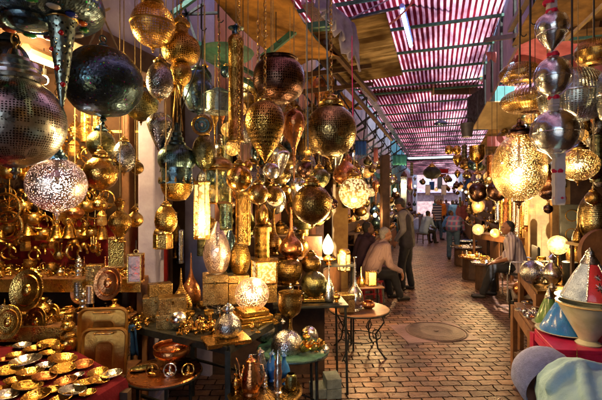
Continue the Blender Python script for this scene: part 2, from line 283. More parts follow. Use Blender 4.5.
# ------------------------------------------------------------------ mesh helpers
class M:
    def __init__(s): s.v = []; s.f = []; s.uv = {}
    def lathe(s, prof, seg=24, c=(0, 0, 0), sx=1, sz=1, rot=0, flute=0, nf=8, mtx=None):
        b = len(s.v); n = len(prof)
        for (r, z) in prof:
            for k in range(seg):
                a = rot+2*pi*k/seg; q = r*sx*(1+flute*cos(nf*a)) if flute else r*sx
                p = Vector((q*cos(a), q*sin(a), z*sz))
                if mtx: p = mtx @ p
                s.v.append((p.x+c[0], p.y+c[1], p.z+c[2]))
        for i in range(n-1):
            for k in range(seg):
                k2 = (k+1) % seg; s.f.append((b+i*seg+k, b+i*seg+k2, b+(i+1)*seg+k2, b+(i+1)*seg+k))
                s.uv[len(s.f)-1] = ((k/seg, i/(n-1)), ((k+1)/seg, i/(n-1)), ((k+1)/seg, (i+1)/(n-1)), (k/seg, (i+1)/(n-1)))
        if prof[0][0] > 1e-5 and prof[0][0] < .0: pass
        return s
    def disc(s, r, z, seg=24, c=(0, 0, 0), rot=0):
        b = len(s.v)
        for k in range(seg): s.v.append((c[0]+r*cos(rot+2*pi*k/seg), c[1]+r*sin(rot+2*pi*k/seg), c[2]+z))
        s.f.append(tuple(range(b, b+seg))); return s
    def tube(s, pts, r, seg=8, r2=None, cap=True):
        pts = [Vector(p) for p in pts]; b = len(s.v); n = len(pts); up = Vector((0, 0, 1)); pa = None
        for i, p in enumerate(pts):
            d = (pts[min(i+1, n-1)]-pts[max(i-1, 0)]).normalized()
            if pa is None:
                ref = up if abs(d.z) < .9 else Vector((1, 0, 0)); pa = d.cross(ref).normalized()
            else: pa = (pa-d*pa.dot(d)).normalized()
            q = d.cross(pa); rr = r if r2 is None else r+(r2-r)*i/(n-1)
            for k in range(seg):
                a = 2*pi*k/seg; s.v.append(tuple(p+pa*(rr*cos(a))+q*(rr*sin(a))))
        for i in range(n-1):
            for k in range(seg):
                k2 = (k+1) % seg; s.f.append((b+i*seg+k, b+i*seg+k2, b+(i+1)*seg+k2, b+(i+1)*seg+k))
        if cap: s.f.append(tuple(range(b+seg-1, b-1, -1))); s.f.append(tuple(range(b+(n-1)*seg, b+n*seg)))
        return s
    def box(s, lo, hi, mtx=None):
        b = len(s.v); x0, y0, z0 = lo; x1, y1, z1 = hi
        for p in ((x0, y0, z0), (x1, y0, z0), (x1, y1, z0), (x0, y1, z0), (x0, y0, z1), (x1, y0, z1), (x1, y1, z1), (x0, y1, z1)):
            if mtx: p = tuple(mtx @ Vector(p))
            s.v.append(p)
        for f in ((0, 3, 2, 1), (4, 5, 6, 7), (0, 1, 5, 4), (1, 2, 6, 5), (2, 3, 7, 6), (3, 0, 4, 7)): s.f.append(tuple(b+i for i in f))
        return s
    def abox(s, t0, t1, n0, n1, z0, z1):
        b = len(s.v)
        for z in (z0, z1):
            for (t, n) in ((t0, n0), (t0, n1), (t1, n1), (t1, n0)): s.v.append(tuple(A(t, n, z)))
        for f in ((0, 3, 2, 1), (4, 5, 6, 7), (0, 1, 5, 4), (1, 2, 6, 5), (2, 3, 7, 6), (3, 0, 4, 7)): s.f.append(tuple(b+i for i in f))
        return s
    def bar(s, a, b_, w, h=None):      # square bar between two points
        a = Vector(a); b_ = Vector(b_); d = (b_-a); L = d.length; q = d.to_track_quat('Y', 'Z').to_matrix().to_4x4(); q.translation = a; h = h or w
        return s.box((-w/2, 0, -h/2), (w/2, L, h/2), q)
    def sph(s, c, r, seg=16, n=10, sc=(1, 1, 1), mtx=None):
        m4 = Matrix.Translation(Vector(c)) @ (mtx or Matrix()) @ Matrix.Diagonal((sc[0], sc[1], sc[2], 1))
        b = len(s.v)
        s.v.append(tuple(m4 @ Vector((0, 0, -r))))
        for i in range(1, n):
            a = pi*i/n
            for k in range(seg): s.v.append(tuple(m4 @ Vector((r*sin(a)*cos(2*pi*k/seg), r*sin(a)*sin(2*pi*k/seg), -r*cos(a)))))
        s.v.append(tuple(m4 @ Vector((0, 0, r)))); e = len(s.v)-1
        for k in range(seg): s.f.append((b, b+1+(k+1) % seg, b+1+k)); s.f.append((e, e-seg+k, e-seg+(k+1) % seg))
        for i in range(n-2):
            for k in range(seg):
                k2 = (k+1) % seg; o = b+1+i*seg; s.f.append((o+k, o+k2, o+seg+k2, o+seg+k))
        return s
    def caps(s, a, b_, ra, rb, seg=14):    # tapered capsule
        a = Vector(a); b_ = Vector(b_); d = b_-a; L = d.length
        if L < 1e-5: return s.sph(a, max(ra, rb))
        q = d.to_track_quat('Z', 'Y').to_matrix().to_4x4(); q.translation = a
        prof = [(ra*sin(x), -ra*cos(x)) for x in [pi/2*i/5 for i in range(0, 6)]]+[(rb*cos(x), L+rb*sin(x)) for x in [pi/2*i/5 for i in range(0, 6)]]
        prof[0] = (ra*.02, -ra); prof[-1] = (rb*.02, L+rb)
        o = len(s.v); s.lathe(prof, seg, mtx=q); e = len(s.v)
        s.f.append(tuple(range(o+seg-1, o-1, -1))); s.f.append(tuple(range(e-seg, e))); return s
    def torus(s, c, R1, r, seg=24, k=8, mtx=None, arc=1.0):
        n = int(seg*arc); pts = []
        for i in range(n+1 if arc < 1 else n):
            a = 2*pi*i/seg; p = Vector((R1*cos(a), R1*sin(a), 0)); 
            if mtx: p = mtx @ p
            pts.append(p+Vector(c))
        b = len(s.v); m = len(pts)
        for i, p in enumerate(pts):
            a = 2*pi*i/seg; e = Vector((cos(a), sin(a), 0)); z = Vector((0, 0, 1))
            if mtx: e = mtx.to_3x3() @ e; z = mtx.to_3x3() @ z
            for j in range(k): s.v.append(tuple(p+e*(r*cos(2*pi*j/k))+z*(r*sin(2*pi*j/k))))
        for i in range(m if arc >= 1 else m-1):
            i2 = (i+1) % m
            for j in range(k): j2 = (j+1) % k; s.f.append((b+i*k+j, b+i2*k+j, b+i2*k+j2, b+i*k+j2))
        return s
    def build(s, name, mat, parent=None, smooth=True, bevel=0, angle=38, tag=None, sub=0):
        me = bpy.data.meshes.new(name); me.from_pydata(s.v, [], s.f)
        if s.uv:
            uvl = me.uv_layers.new(name='UVMap').data
            for pi_, uvs in s.uv.items():
                poly = me.polygons[pi_]
                for li, w in zip(poly.loop_indices, uvs): uvl[li].uv = w
        me.materials.append(MAT[mat])
        if smooth:
            me.polygons.foreach_set('use_smooth', [True]*len(me.polygons)); me.set_sharp_from_angle(angle=R(angle))
        me.update()
        o = bpy.data.objects.new(name, me); COL.objects.link(o)
        if parent is not None: o.parent = parent
        if bevel:
            b = o.modifiers.new('bevel', 'BEVEL'); b.width = bevel; b.segments = 2; b.limit_method = 'ANGLE'
        return o

def tagit(o, label, cat, group=None, kind=None):
    if label: o['label'] = label
    if cat: o['category'] = cat
    if group: o['group'] = group
    if kind: o['kind'] = kind
    return o
def thing(name, label, cat, loc=(0, 0, 0), rz=0, group=None):
    o = bpy.data.objects.new(name, None); COL.objects.link(o); o.location = loc; o.rotation_euler = (0, 0, rz); o.empty_display_size = .05
    return tagit(o, label, cat, group)
def struct(o): o['kind'] = 'structure'; return o
KIDS = {}
def copy_thing(r, loc, rz=0, label=None, group=None, scale=None):
    c = r.copy(); COL.objects.link(c); c.location = loc; c.rotation_euler = (0, 0, rz)
    if scale: c.scale = (scale,)*3
    if label: c['label'] = label
    if group: c['group'] = group
    if r.name not in KIDS: KIDS[r.name] = list(r.children)
    for ch in KIDS[r.name]:
        k = ch.copy(); COL.objects.link(k); k.parent = c
        for g in ch.children: q = g.copy(); COL.objects.link(q); q.parent = k
    return c
ORD = 'first second third fourth fifth sixth seventh eighth ninth tenth eleventh twelfth thirteenth fourteenth fifteenth sixteenth seventeenth eighteenth nineteenth twentieth'.split()
AUTO = {}
def auto(o, base): AUTO.setdefault(base, []).append(o); return o
def finish_labels():
    for base, L in AUTO.items():
        if len(L) == 1: L[0]['label'] = base; continue
        L.sort(key=lambda o: PXY(o.location)[0] if o.parent is None else 0)
        n = len(L)
        for i, o in enumerate(L):
            if i == 0: w = 'leftmost'
            elif i == n-1: w = 'rightmost'
            elif i <= (n-1)//2 or n-i > 20: w = ORD[min(i, 19)]+' from the left'
            else: w = ORD[n-1-i]+' from the right'
            o['label'] = base+', '+w
# ------------------------------------------------------------------ the setting
g = M(); g.v = [(-60, -30, 0), (90, -30, 0), (90, 140, 0), (-60, 140, 0)]; g.f = [(0, 1, 2, 3)]
struct(g.build('ground', 'pavers', smooth=False))
# worn stone surround and manhole cover
mp = P(437, 331, 680/131); mp.z = 0
sl = M(); q = Matrix.Translation(mp+Vector((.12, 0, 0))) @ Matrix.Rotation(R(8), 4, 'Z'); sl.box((-.66, -.36, 0), (.25, .34, .004), q)
tagit(sl.build('manhole_surround', 'stone_slab', bevel=.005), 'mauve stone slab set in the brick paving around the round cover', 'paving slab')
mh = thing('manhole_cover', 'round iron cover sunk in the alley paving', 'manhole cover', mp+Vector((-.02, -.02, .004)))
M().lathe([(.0001, .008), (.20, .008), (.205, .0095), (.21, .008), (.34, .008), (.35, .005), (.352, -.01)], 48).build('lid', 'cast_iron', mh)
M().torus((0, 0, -.003), .375, .012, 40, 8).build('rim', 'cast_iron', mh)
M().lathe([(.03, .011), (.03, .016), (.001, .016)], 14).build('keyhole_boss', 'cast_iron', mh)

def facade(name, label, side, t0, t1, mat, ztop, openings, zl=2.74, depth=1.9, thick=.28, lintel='dark_wood', inner='interior_dark'):
    """a building front along the alley with shop openings; side -1 left, +1 right"""
    n0 = -2.08 if side < 0 else 1.95
    o = thing(name, label, 'building', A(t0, n0, 0), YAW)
    Lc = t1-t0
    def bx(m, y0, y1, x0, x1, z0, z1):
        x0, x1 = (min(side*x0, side*x1), max(side*x0, side*x1)); m.box((x0, y0, z0), (x1, y1, z1)); return m
    cur = 0
    for a, b in openings:
        if a > cur: bx(M(), cur, a, 0, thick, 0, zl).build('wall_pier', mat, o, smooth=False)
        cur = b
    if cur < Lc: bx(M(), cur, Lc, 0, thick, 0, zl).build('wall_pier', mat, o, smooth=False)
    bx(M(), 0, Lc, .003, thick, zl, ztop).build('upper_wall', mat, o, smooth=False)
    for a, b in openings:
        bx(M(), max(0, a-.12), min(Lc, b+.12), -.035, .10, zl-.10, zl+.06).build('lintel', lintel, o, smooth=False, bevel=.006)
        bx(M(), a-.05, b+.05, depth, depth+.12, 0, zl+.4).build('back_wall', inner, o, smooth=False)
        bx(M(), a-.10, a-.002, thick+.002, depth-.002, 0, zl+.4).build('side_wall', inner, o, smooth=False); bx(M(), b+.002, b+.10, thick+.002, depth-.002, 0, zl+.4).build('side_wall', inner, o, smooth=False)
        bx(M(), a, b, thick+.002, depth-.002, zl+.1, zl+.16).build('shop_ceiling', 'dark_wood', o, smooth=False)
    bx(M(), -.02, Lc+.02, -.06, thick+.05, ztop, ztop+.10).build('coping', 'plaster_pale', o, smooth=False)
    return o
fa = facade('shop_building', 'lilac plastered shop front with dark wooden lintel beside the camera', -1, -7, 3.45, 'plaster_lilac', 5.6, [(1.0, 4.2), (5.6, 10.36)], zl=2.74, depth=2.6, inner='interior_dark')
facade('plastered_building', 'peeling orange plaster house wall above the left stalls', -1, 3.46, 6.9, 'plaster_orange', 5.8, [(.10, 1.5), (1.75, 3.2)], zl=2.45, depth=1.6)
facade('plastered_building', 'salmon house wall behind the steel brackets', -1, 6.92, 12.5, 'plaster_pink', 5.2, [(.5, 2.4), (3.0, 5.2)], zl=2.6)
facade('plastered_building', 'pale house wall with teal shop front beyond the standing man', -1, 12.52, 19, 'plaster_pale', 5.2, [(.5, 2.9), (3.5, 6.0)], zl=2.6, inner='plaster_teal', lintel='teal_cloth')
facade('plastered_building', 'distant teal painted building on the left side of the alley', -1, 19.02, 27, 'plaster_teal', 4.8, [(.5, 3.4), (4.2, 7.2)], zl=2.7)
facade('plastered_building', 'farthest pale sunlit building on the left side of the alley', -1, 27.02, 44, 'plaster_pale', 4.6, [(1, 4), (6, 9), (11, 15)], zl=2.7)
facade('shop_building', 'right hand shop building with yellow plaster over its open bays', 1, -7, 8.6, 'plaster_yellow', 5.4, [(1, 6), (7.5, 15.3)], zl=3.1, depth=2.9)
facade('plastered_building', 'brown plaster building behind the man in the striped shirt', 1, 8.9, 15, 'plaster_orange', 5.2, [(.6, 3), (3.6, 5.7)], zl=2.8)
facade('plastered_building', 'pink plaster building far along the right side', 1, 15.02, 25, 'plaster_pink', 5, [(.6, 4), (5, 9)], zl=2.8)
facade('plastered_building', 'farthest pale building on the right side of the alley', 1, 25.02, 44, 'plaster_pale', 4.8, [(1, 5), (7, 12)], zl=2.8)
eb = thing('end_building', 'sunlit pale building closing the far end of the alley', 'building', A(47, -6, 0), YAW)
M().box((0, 0, 0), (14, 3, 5.4)).build('wall', 'plaster_pink', eb, smooth=False)
for x in (2.2, 4.6, 7.0, 9.4): M().box((x, -.03, 3.2), (x+.9, .05, 4.5)).build('window_shutter', 'plaster_lilac', eb, smooth=False)
M().box((5.6, -.03, 0), (6.6, .05, 2.2)).build('archway_door', 'wood', eb, smooth=False)
M().box((1.5, -.6, 2.5), (9, .0, 2.6)).build('canopy_slab', 'plastic_lilac', eb, smooth=False)
# the yellow side wall of the right shop, facing down the alley
yw = thing('shop_side_wall', 'bare yellow plaster wall behind the big lit bulb', 'wall', (0, 0, 0))
M().abox(8.45, 8.62, 1.62, 3.9, 0, 3.3).build('wall', 'plaster_yellow', yw, smooth=False, bevel=.02)
# rows of pillars in front of the left building
def pillar(px, w, Z, mat, label, z1=2.64, zt=.2):
    x = (px-CX)*Z/F; o = thing('pillar', label, 'pillar', (x, Z, 0)); ww = w*Z/F/2
    M().box((-ww, -.10, .12), (ww, .12, z1)).build('shaft', mat, o, smooth=False, bevel=.015)
    M().box((-ww-.03, -.13, 0), (ww+.03, .15, .12)).build('plinth', mat, o, smooth=False, bevel=.01); return o
pillar(151, 17, 3.30, 'plaster_lilac', 'chipped lilac plaster pillar beside the lit brass shop')
pillar(246, 11, 4.6, 'plaster_pink', 'narrow mauve pillar seen between the hanging gold lamps')
pillar(340, 15, 7.2, 'plaster_yellow', 'warm yellow post beside the round glowing lamp')
pillar(385, 8, 8.4, 'dark_wood', 'tall dark wooden post behind the standing man')
pillar(130, 8, 3.5, 'wood', 'orange brown wooden door post at the edge of the brass shop')
pillar(529, 8, 8.2, 'plaster_yellow', 'narrow yellow post next to the glowing arched lamp')

# roof over the alley: striped translucent sheeting on battens
def sheet(name, mat, t0, t1, n0, n1, z, label, cat, amp=.010, pitch=.076, across=True, sag=0, dz=0, seg=None, rag=0, thick=.0):
    o = A(t0, n0, z); m = M(); Lx = n1-n0; Ly = t1-t0
    nx = seg or int(Lx/pitch*6); ny = max(6, int(Ly/.5)) if across else int(Ly/pitch*8)
    for j in range(ny+1):
        for i in range(nx+1):
            x = Lx*i/nx; y = Ly*j/ny; v = y/Ly
            h = amp*sin(2*pi*x/pitch) if across else amp*sin(2*pi*y/pitch)
            e = rag*(sin(x*9+j)+sin(x*23)) if j in (0, ny) else 0
            m.v.append((x, y+e, h+sag*(v*(1-v))*4+sag*.5*sin(3*x)*sin(2*y)+dz*x))
    for j in range(ny):
        for i in range(nx): a = j*(nx+1)+i; m.f.append((a, a+1, a+nx+2, a+nx+1))
    ob = m.build(name, mat, None, angle=80); ob.location = o; ob.rotation_euler = (0, 0, YAW)
    so = ob.modifiers.new('thickness', 'SOLIDIFY'); so.thickness = .004
    if label: tagit(ob, label, cat)
    return ob
def roof(t0, t1, n0, n1, z, label, bat):
    r = thing('striped_roof', label, 'roof', A(t0, n0, z), YAW)
    s = sheet('sheeting', 'striped_sheet', t0, t1, n0, n1, z, None, None); s.parent = r; s.location = (0, 0, 0); s.rotation_euler = (0, 0, 0)
    t = .15
    while t < t1-t0:
        M().box((-.05, t, -.06), (n1-n0+.05, t+.03, -.02)).build('batten', 'green_paint', r, smooth=False); t += bat
    return r
roof(-7, 9.4, -1.75, .80, 4.2, 'striped red and white translucent roof directly above the alley', .98)
roof(8.9, 23.5, -1.66, 1.95, 4.12, 'darker red striped roofing farther along the alley', 1.15)
roof(22.3, 36, -1.95, 1.95, 3.9, 'last short striped roof over the far end of the alley', 1.3)
o = thing('roof_side_panel', 'purple grey panel closing the right side under the striped roof', 'panel', A(-7, .83, 3.42), YAW)
M().box((0, 0, 0), (.03, 15.6, .86)).build('panel', 'roof_panel', o, smooth=False)
for i in range(16): M().box((-.035, i, 0), (-.002, i+.05, .86)).build('post', 'black_iron', o, smooth=False)
# roof purlins / steel lattice on the left
o = thing('steel_roof_edge', 'long pale gutter along the left edge of the striped roof', 'gutter', A(4.5, -1.46, 4.02), YAW)
M().box((-.08, 0, 0), (.08, 18, .02)).box((-.08, 0, .02), (-.06, 18, .12)).box((.06, 0, .02), (.08, 18, .12)).build('channel', 'silver', o, smooth=False)
def bracket():
    o = thing('steel_bracket', 'x', 'roof bracket', (0, 0, 0), YAW, 'dark steel roof brackets along the left facades')
    M().bar((0, 0, 0), (.80, 0, .55), .045).build('top_chord', 'black_iron', o, smooth=False)
    M().bar((0, 0, -.42), (.78, 0, -.02), .04).build('bottom_chord', 'black_iron', o, smooth=False)
    m = M()
    for a, b, c_, d in ((.0, -.42, .0, .0), (.0, 0, .22, -.30), (.22, -.30, .26, .18), (.26, .18, .5, -.16), (.5, -.16, .54, .36), (.54, .36, .78, -.02), (.78, -.02, .80, .55)):
        m.bar((a, 0, b), (c_, 0, d), .025)
    m.build('web', 'black_iron', o, smooth=False)
    M().box((-.02, -.7, .0), (.02, .7, .04)).build('runner', 'black_iron', o, smooth=False); return o
b0 = bracket(); first = True
for t in (5.2, 6.4, 7.6, 8.9, 10.3, 11.8, 13.5, 15.5, 18):
    o = b0 if first else copy_thing(b0, (0, 0, 0), YAW); first = False
    o.location = A(t, -2.08, 3.1); auto(o, 'dark steel lattice bracket under the roof on the left facades')
# canopies
sheet('canvas_canopy', 'tarp_orange', -6, 2.2, -2.3, -1.02, 3.24, 'wide orange canvas canopy overhead at the camera', 'canopy', amp=.02, pitch=.9, sag=-.10, seg=30, rag=.04)
sheet('canvas_canopy', 'tarp_orange', 2.25, 4.25, -1.55, -.98, 3.22, 'orange stained canvas canopy above the left stalls', 'canopy', amp=.02, pitch=.9, sag=-.10, seg=30, rag=.04)
sheet('reed_blind', 'reed_sheet', 3.85, 5.8, -1.35, -.47, 3.42, 'brown corrugated reed sheet hung under the striped roof', 'blind', amp=.022, pitch=.15, across=False, seg=24, dz=.06)
sheet('canvas_canopy', 'tarp_brown', -6, 4.7, .74, 4.6, 3.34, 'dark brown patched canvas canopy above the right stalls', 'canopy', amp=.03, pitch=1.1, sag=-.12, seg=40, rag=.05)
sheet('cloth_canopy', 'pink_fabric', 4.8, 6.3, .9, 3.6, 3.75, 'faded pink cloth canopy behind the hanging perforated shades', 'canopy', amp=.05, pitch=.7, sag=-.2, seg=40, rag=.06)
sheet('canvas_canopy', 'tarp_brown', 9, 15, 1.0, 2.6, 3.2, 'brown awning over the stalls beyond the seated striped shirt man', 'canopy', amp=.03, pitch=1.1, sag=-.12, seg=30, rag=.05)
sheet('canvas_canopy', 'tarp_orange', 6.1, 9.0, -2.3, -1.6, 3.75, 'torn orange canvas above the salmon house wall', 'canopy', amp=.03, pitch=.9, sag=-.1, seg=20, rag=.05)
# torn lilac plastic edge hanging from the orange canopy
def ragged(name, mat, a, b, drop, label, cat, n=26, thick=.012, seed=1, wav=.05):
    rnd = random.Random(seed); m = M(); a = Vector(a); b = Vector(b); d = (b-a); side = Vector((-d.y, d.x, 0)).normalized()
    for i in range(n+1):
        u = i/n; p = a+d*u; dr = drop*(.6+.4*rnd.random())*(.5+.9*u)
        for k in range(6):
            v = k/5; m.v.append(tuple(p+side*(wav*sin(i*1.1+v*2)*v+.02*rnd.random())-Vector((0, 0, dr*v))))
    for i in range(n):
        for k in range(5): q = i*6+k; m.f.append((q, q+1, q+7, q+6))
    o = m.build(name, mat, None, angle=70); s = o.modifiers.new('t', 'SOLIDIFY'); s.thickness = thick
    return tagit(o, label, cat)
ragged('plastic_sheet', 'plastic_lilac', P(320, -10, 3.0), P(358, 26, 3.35), .30, 'torn lilac plastic sheet dangling from the orange canopy', 'plastic sheet')
ragged('plastic_sheet', 'plastic_lilac', P(222, -4, 3.3), P(258, 23, 4.0), .10, 'narrow lilac plastic strip above the long metal tube lamp', 'plastic sheet', seed=4, n=16)
ragged('scalloped_valance', 'pink_fabric', P(485, 52, 6.2), P(600, 50, 4.6), .30, 'pink scalloped cloth hanging behind the wrapped silver balls', 'valance', seed=3, n=40)
ragged('roof_flashing', 'plastic_lilac', P(505, 0, 5.3), P(484, 52, 7.0), .16, 'purple grey edge strip along the right of the striped roof', 'flashing', seed=5, n=16, wav=.01)
# timber and steel roof members
def beams(name, label, cat, mat, segs, w=.05):
    o = thing(name, label, cat, segs[0][0])
    for i, (a, b) in enumerate(segs): M().bar(Vector(a)-Vector(segs[0][0]), Vector(b)-Vector(segs[0][0]), w).build('beam', mat, o, smooth=False)
    return o
beams('canopy_bracing', 'dark green steel frame carrying the orange canopy', 'canopy bracing', 'green_paint', [(P(222, -12, 3.0), P(282, 44, 3.9)), (P(262, 58, 3.3), P(300, 27, 3.3)), (P(300, 27, 3.3), P(350, 22, 3.5)), (P(262, 32, 3.5), P(350, 26, 3.6)), (P(276, -6, 3.0), P(318, 45, 3.7))], .045)
beams('canopy_bracing', 'teal angle iron brace in front of the orange plaster wall', 'canopy bracing', 'green_paint', [(P(172, 14, 3.2), P(197, -4, 3.2)), (P(184, 36, 3.2), P(256, 76, 3.9)), (P(172, 14, 3.2), P(172, 60, 3.2)), (P(196, 52, 3.3), P(258, 88, 3.9))], .035)
beams('canopy_bracing', 'dark iron rods against the peeling orange wall', 'canopy bracing', 'black_iron', [(P(173, 15, 3.4), P(218, 13, 3.5)), (P(175, 22, 3.4), P(204, 4, 3.4)), (P(180, -5, 3.4), P(196, 40, 3.4))], .02)
beams('roof_rafter', 'dark slanting rafters behind the reed sheet', 'rafter', 'dark_wood', [(P(300, 38, 4.0), P(352, 92, 5.6)), (P(326, 42, 4.0), P(376, 100, 6.0)), (P(300, 76, 4.3), P(370, 66, 5.0)), (P(300, 92, 4.6), P(372, 84, 5.6)), (P(352, 92, 5.6), P(392, 140, 8))], .05)
beams('roof_rafter', 'dark beams crossing the brown right hand canopy', 'rafter', 'dark_wood', [(P(486, 40, 5), P(602, 24, 3.4)), (P(510, 30, 4.4), P(530, -6, 3.2)), (P(560, 60, 4), P(640, 40, 3))], .05)
beams('canopy_pole', 'thin yellow green pole slanting under the right canopy', 'pole', 'pale_wood', [(P(566, 40, 3.2), P(604, 4, 2.8))], .022)
beams('canopy_pole', 'thin green rail running across the right canopy', 'pole', 'green_paint', [(P(560, 40, 3.4), P(606, 36, 3.0))], .022)
beams('electric_cable_tray', 'dark cable line crossing the striped roof', 'cable', 'black_iron', [(P(348, 19, 5.0), P(452, -4, 5.2))], .03)
# hanging dark timber panel, teal board and tin awning on the right
o = thing('hanging_board', 'dark slatted timber panel hanging under the striped roof', 'panel', P(434, 94, 8.6))
M().box((0, 0, 0), (1.15, .06, .36)).build('panel', 'dark_wood', o, smooth=False); M().box((-.03, -.02, -.02), (0, .08, .38)).box((0, -.02, .36), (1.2, .08, .39)).build('frame', 'pale_wood', o, smooth=False)
for x in (.35, .75): M().box((x, -.012, .01), (x+.02, -.002, .35)).build('slat', 'wood', o, smooth=False)
o = thing('shop_signboard', 'blank teal board above the tin awning on the right', 'board', P(493, 112, 7.4))
M().box((0, 0, 0), (.40, .05, .48)).build('board', 'plaster_teal', o, smooth=False, bevel=.006); M().box((-.10, -.1, -.12), (-.01, .9, .50)).build('side_board', 'black_iron', o, smooth=False)
o = thing('tin_awning', 'small slanting yellow tin awning under the teal board', 'awning', P(492, 123, 6.9))
q = Matrix.Rotation(R(-32), 4, 'X'); M().box((-.28, -.5, -.01), (.42, .15, .01), q).build('roof_panel', 'pale_wood', o, smooth=False); M().box((-.28, -.44, -.46), (.42, -.42, -.30)).build('valance', 'pink_fabric', o, smooth=False)
# cables
def cable(pts, r, mat, label, cat='cable', name='cable'):
    o = thing(name, label, cat, pts[0]); M().tube([Vector(p)-Vector(pts[0]) for p in pts], r, 6).build('wire', mat, o); return o
cable([P(352, 18, 4), P(372, 8, 4.1), P(392, -2, 4.2)], .008, 'plastic_lilac', 'pale lilac cable curving across the striped roof')
cable([P(386, 27, 4.2), P(398, 18, 4.2), P(410, 6, 4.2), P(414, -4, 4.2)], .012, 'pink_fabric', 'thick pink cable curving over the striped roof')
cable([P(352, 36, 3.2), P(352, 60, 3.2), P(353, 126, 3.2)], .004, 'cord_pink', 'magenta string hanging below the torn plastic')
cable([P(307, -5, 1.9), P(307, 60, 1.9), P(308, 150, 1.9)], .0028, 'cord_blue', 'long pale wire hanging left of the big bronze globe')
cable([P(326, 14, 2.1), P(327, 50, 2.1), P(328, 90, 2.1)], .005, 'cord_blue', 'blue cord with a hook hanging above the bronze globe')
cable([P(160, 172, 2.5), P(166, 150, 2.5), P(200, 60, 2.6), P(205, 30, 2.6)], .004, 'cord_dark', 'dark wire running up beside the brass lamps')
for k, (px, y0, y1, lab) in enumerate(((262, 2, 34, 'pale steel S-hook hanging from the green canopy frame'), (276, 6, 40, 'twisted wire hook beside the pale steel hook'), (218, -4, 20, 'dark wire hook against the orange plaster wall'), (201, 4, 28, 'rusty wire hook left of the long tube lamp'), (521, 10, 34, 'dark iron hook under the brown canopy'), (531, 0, 22, 'larger iron hook hanging by the wrapped silver balls'), (327, 0, 20, 'wire hook under the orange canopy'))):
    Z = 3.0; a = P(px, y0, Z); h = S(y1-y0, Z); o = thing('wire_hook', lab, 'hook', a, group='hooks hanging under the canopies')
    pts = [(0, 0, 0), (0, 0, -h)]+[(.02-.02*cos(x), 0, -h-.02*sin(x)) for x in (.5, 1.2, 1.9, 2.6, 3.1)]
    M().tube(pts, .004, 6).build('shank', 'silver' if k == 0 else 'black_iron', o)
# neon tubes the photo shows lit
o = thing('strip_light', 'glowing blue white tube under the striped roof', 'strip light', P(402, 11, 4.5)); d = P(411, 46, 5.3)-P(402, 11, 4.5)
M().tube([(0, 0, 0), d], .022, 10).build('tube', 'tube_blue', o); M().tube([Vector((0, 0, .06)), d+Vector((0, 0, .06))], .03, 6).build('housing', 'plastic_lilac', o)
o = thing('strip_light', 'lit warm tube over the brass shop opening', 'strip light', P(20, 53, 2.45)); d = P(57, 67, 3.1)-P(20, 53, 2.45)
M().tube([(0, 0, 0), d], .017, 10).build('tube', 'tube_warm', o); M().tube([Vector((0, .05, .05)), d+Vector((0, .05, .05))], .03, 6).build('housing', 'pale_wood', o)
o = thing('pendant_lamp', 'flat dark pendant lamp hanging under the far striped roof', 'pendant lamp', P(441, 124, 11))
M().lathe([(.16, 0), (.15, .03), (.05, .10), (.02, .12)], 20, sx=1.2).build('shade', 'steel_blue', o); M().tube([(0, 0, .1), (0, 0, 1.2)], .008, 6).build('cord', 'cord_dark', o); M().tube([(0, 0, .01), (.45, 0, .03)], .02, 6).build('arm', 'steel_blue', o)
# far colour: awnings and hanging garments
for (px, py, Z, w, h, mat, lab) in ((440, 171, 24, 18, 4, 'red_bright', 'bright red cloth awning at the far end'), (441, 176, 23, 10, 3, 'orange_bright', 'small orange awning under the red one'), (432, 186, 22, 5, 8, 'blue_cloth', 'blue garment hanging far down the alley'), (440, 183, 23, 5, 12, 'shirt_skyblue', 'pale blue garment hanging in the bright far gap'), (444, 190, 21, 5, 10, 'white_cloth', 'white garment hanging at the end of the alley'), (428, 190, 20, 5, 10, 'white_cloth', 'white cloth hanging before the far left stalls'), (361, 148, 8.6, 11, 14, 'blue_cloth', 'bright blue cloth hanging in the doorway behind the post'), (400, 160, 13, 14, 10, 'teal_cloth', 'dark teal awning over the far left doorway'), (404, 190, 13.2, 6, 26, 'shirt_skyblue', 'pale turquoise cloth strip hanging in the teal doorway'), (376, 155, 10, 4, 14, 'pink_fabric', 'dusty red cloth hanging beside the salmon wall'), (410, 184, 18, 4, 12, 'pink_fabric', 'pink cloth hung among far left lanterns'), (468, 186, 17, 6, 14, 'blue_cloth', 'dark blue cloth hanging by the right lanterns')):
    o = thing('hanging_cloth', lab, 'cloth', P(px, py-h/2, Z)); W = S(w, Z); H = S(h, Z); m = M(); n = 12
    for i in range(n+1):
        for k in range(5): m.v.append((-W/2+W*i/n, .05*W*sin(i*1.7)+.02*k*W, -H*k/4*(1+.06*sin(i*2.3))))
    for i in range(n):
        for k in range(4): a = i*5+k; m.f.append((a, a+1, a+6, a+5))
    c = m.build('cloth', mat, o, angle=80); c.modifiers.new('t', 'SOLIDIFY').thickness = .01
    M().tube([(-W/2-.02, 0, .005), (W/2+.02, 0, .005)], .012, 6).build('rail', 'black_iron', o)

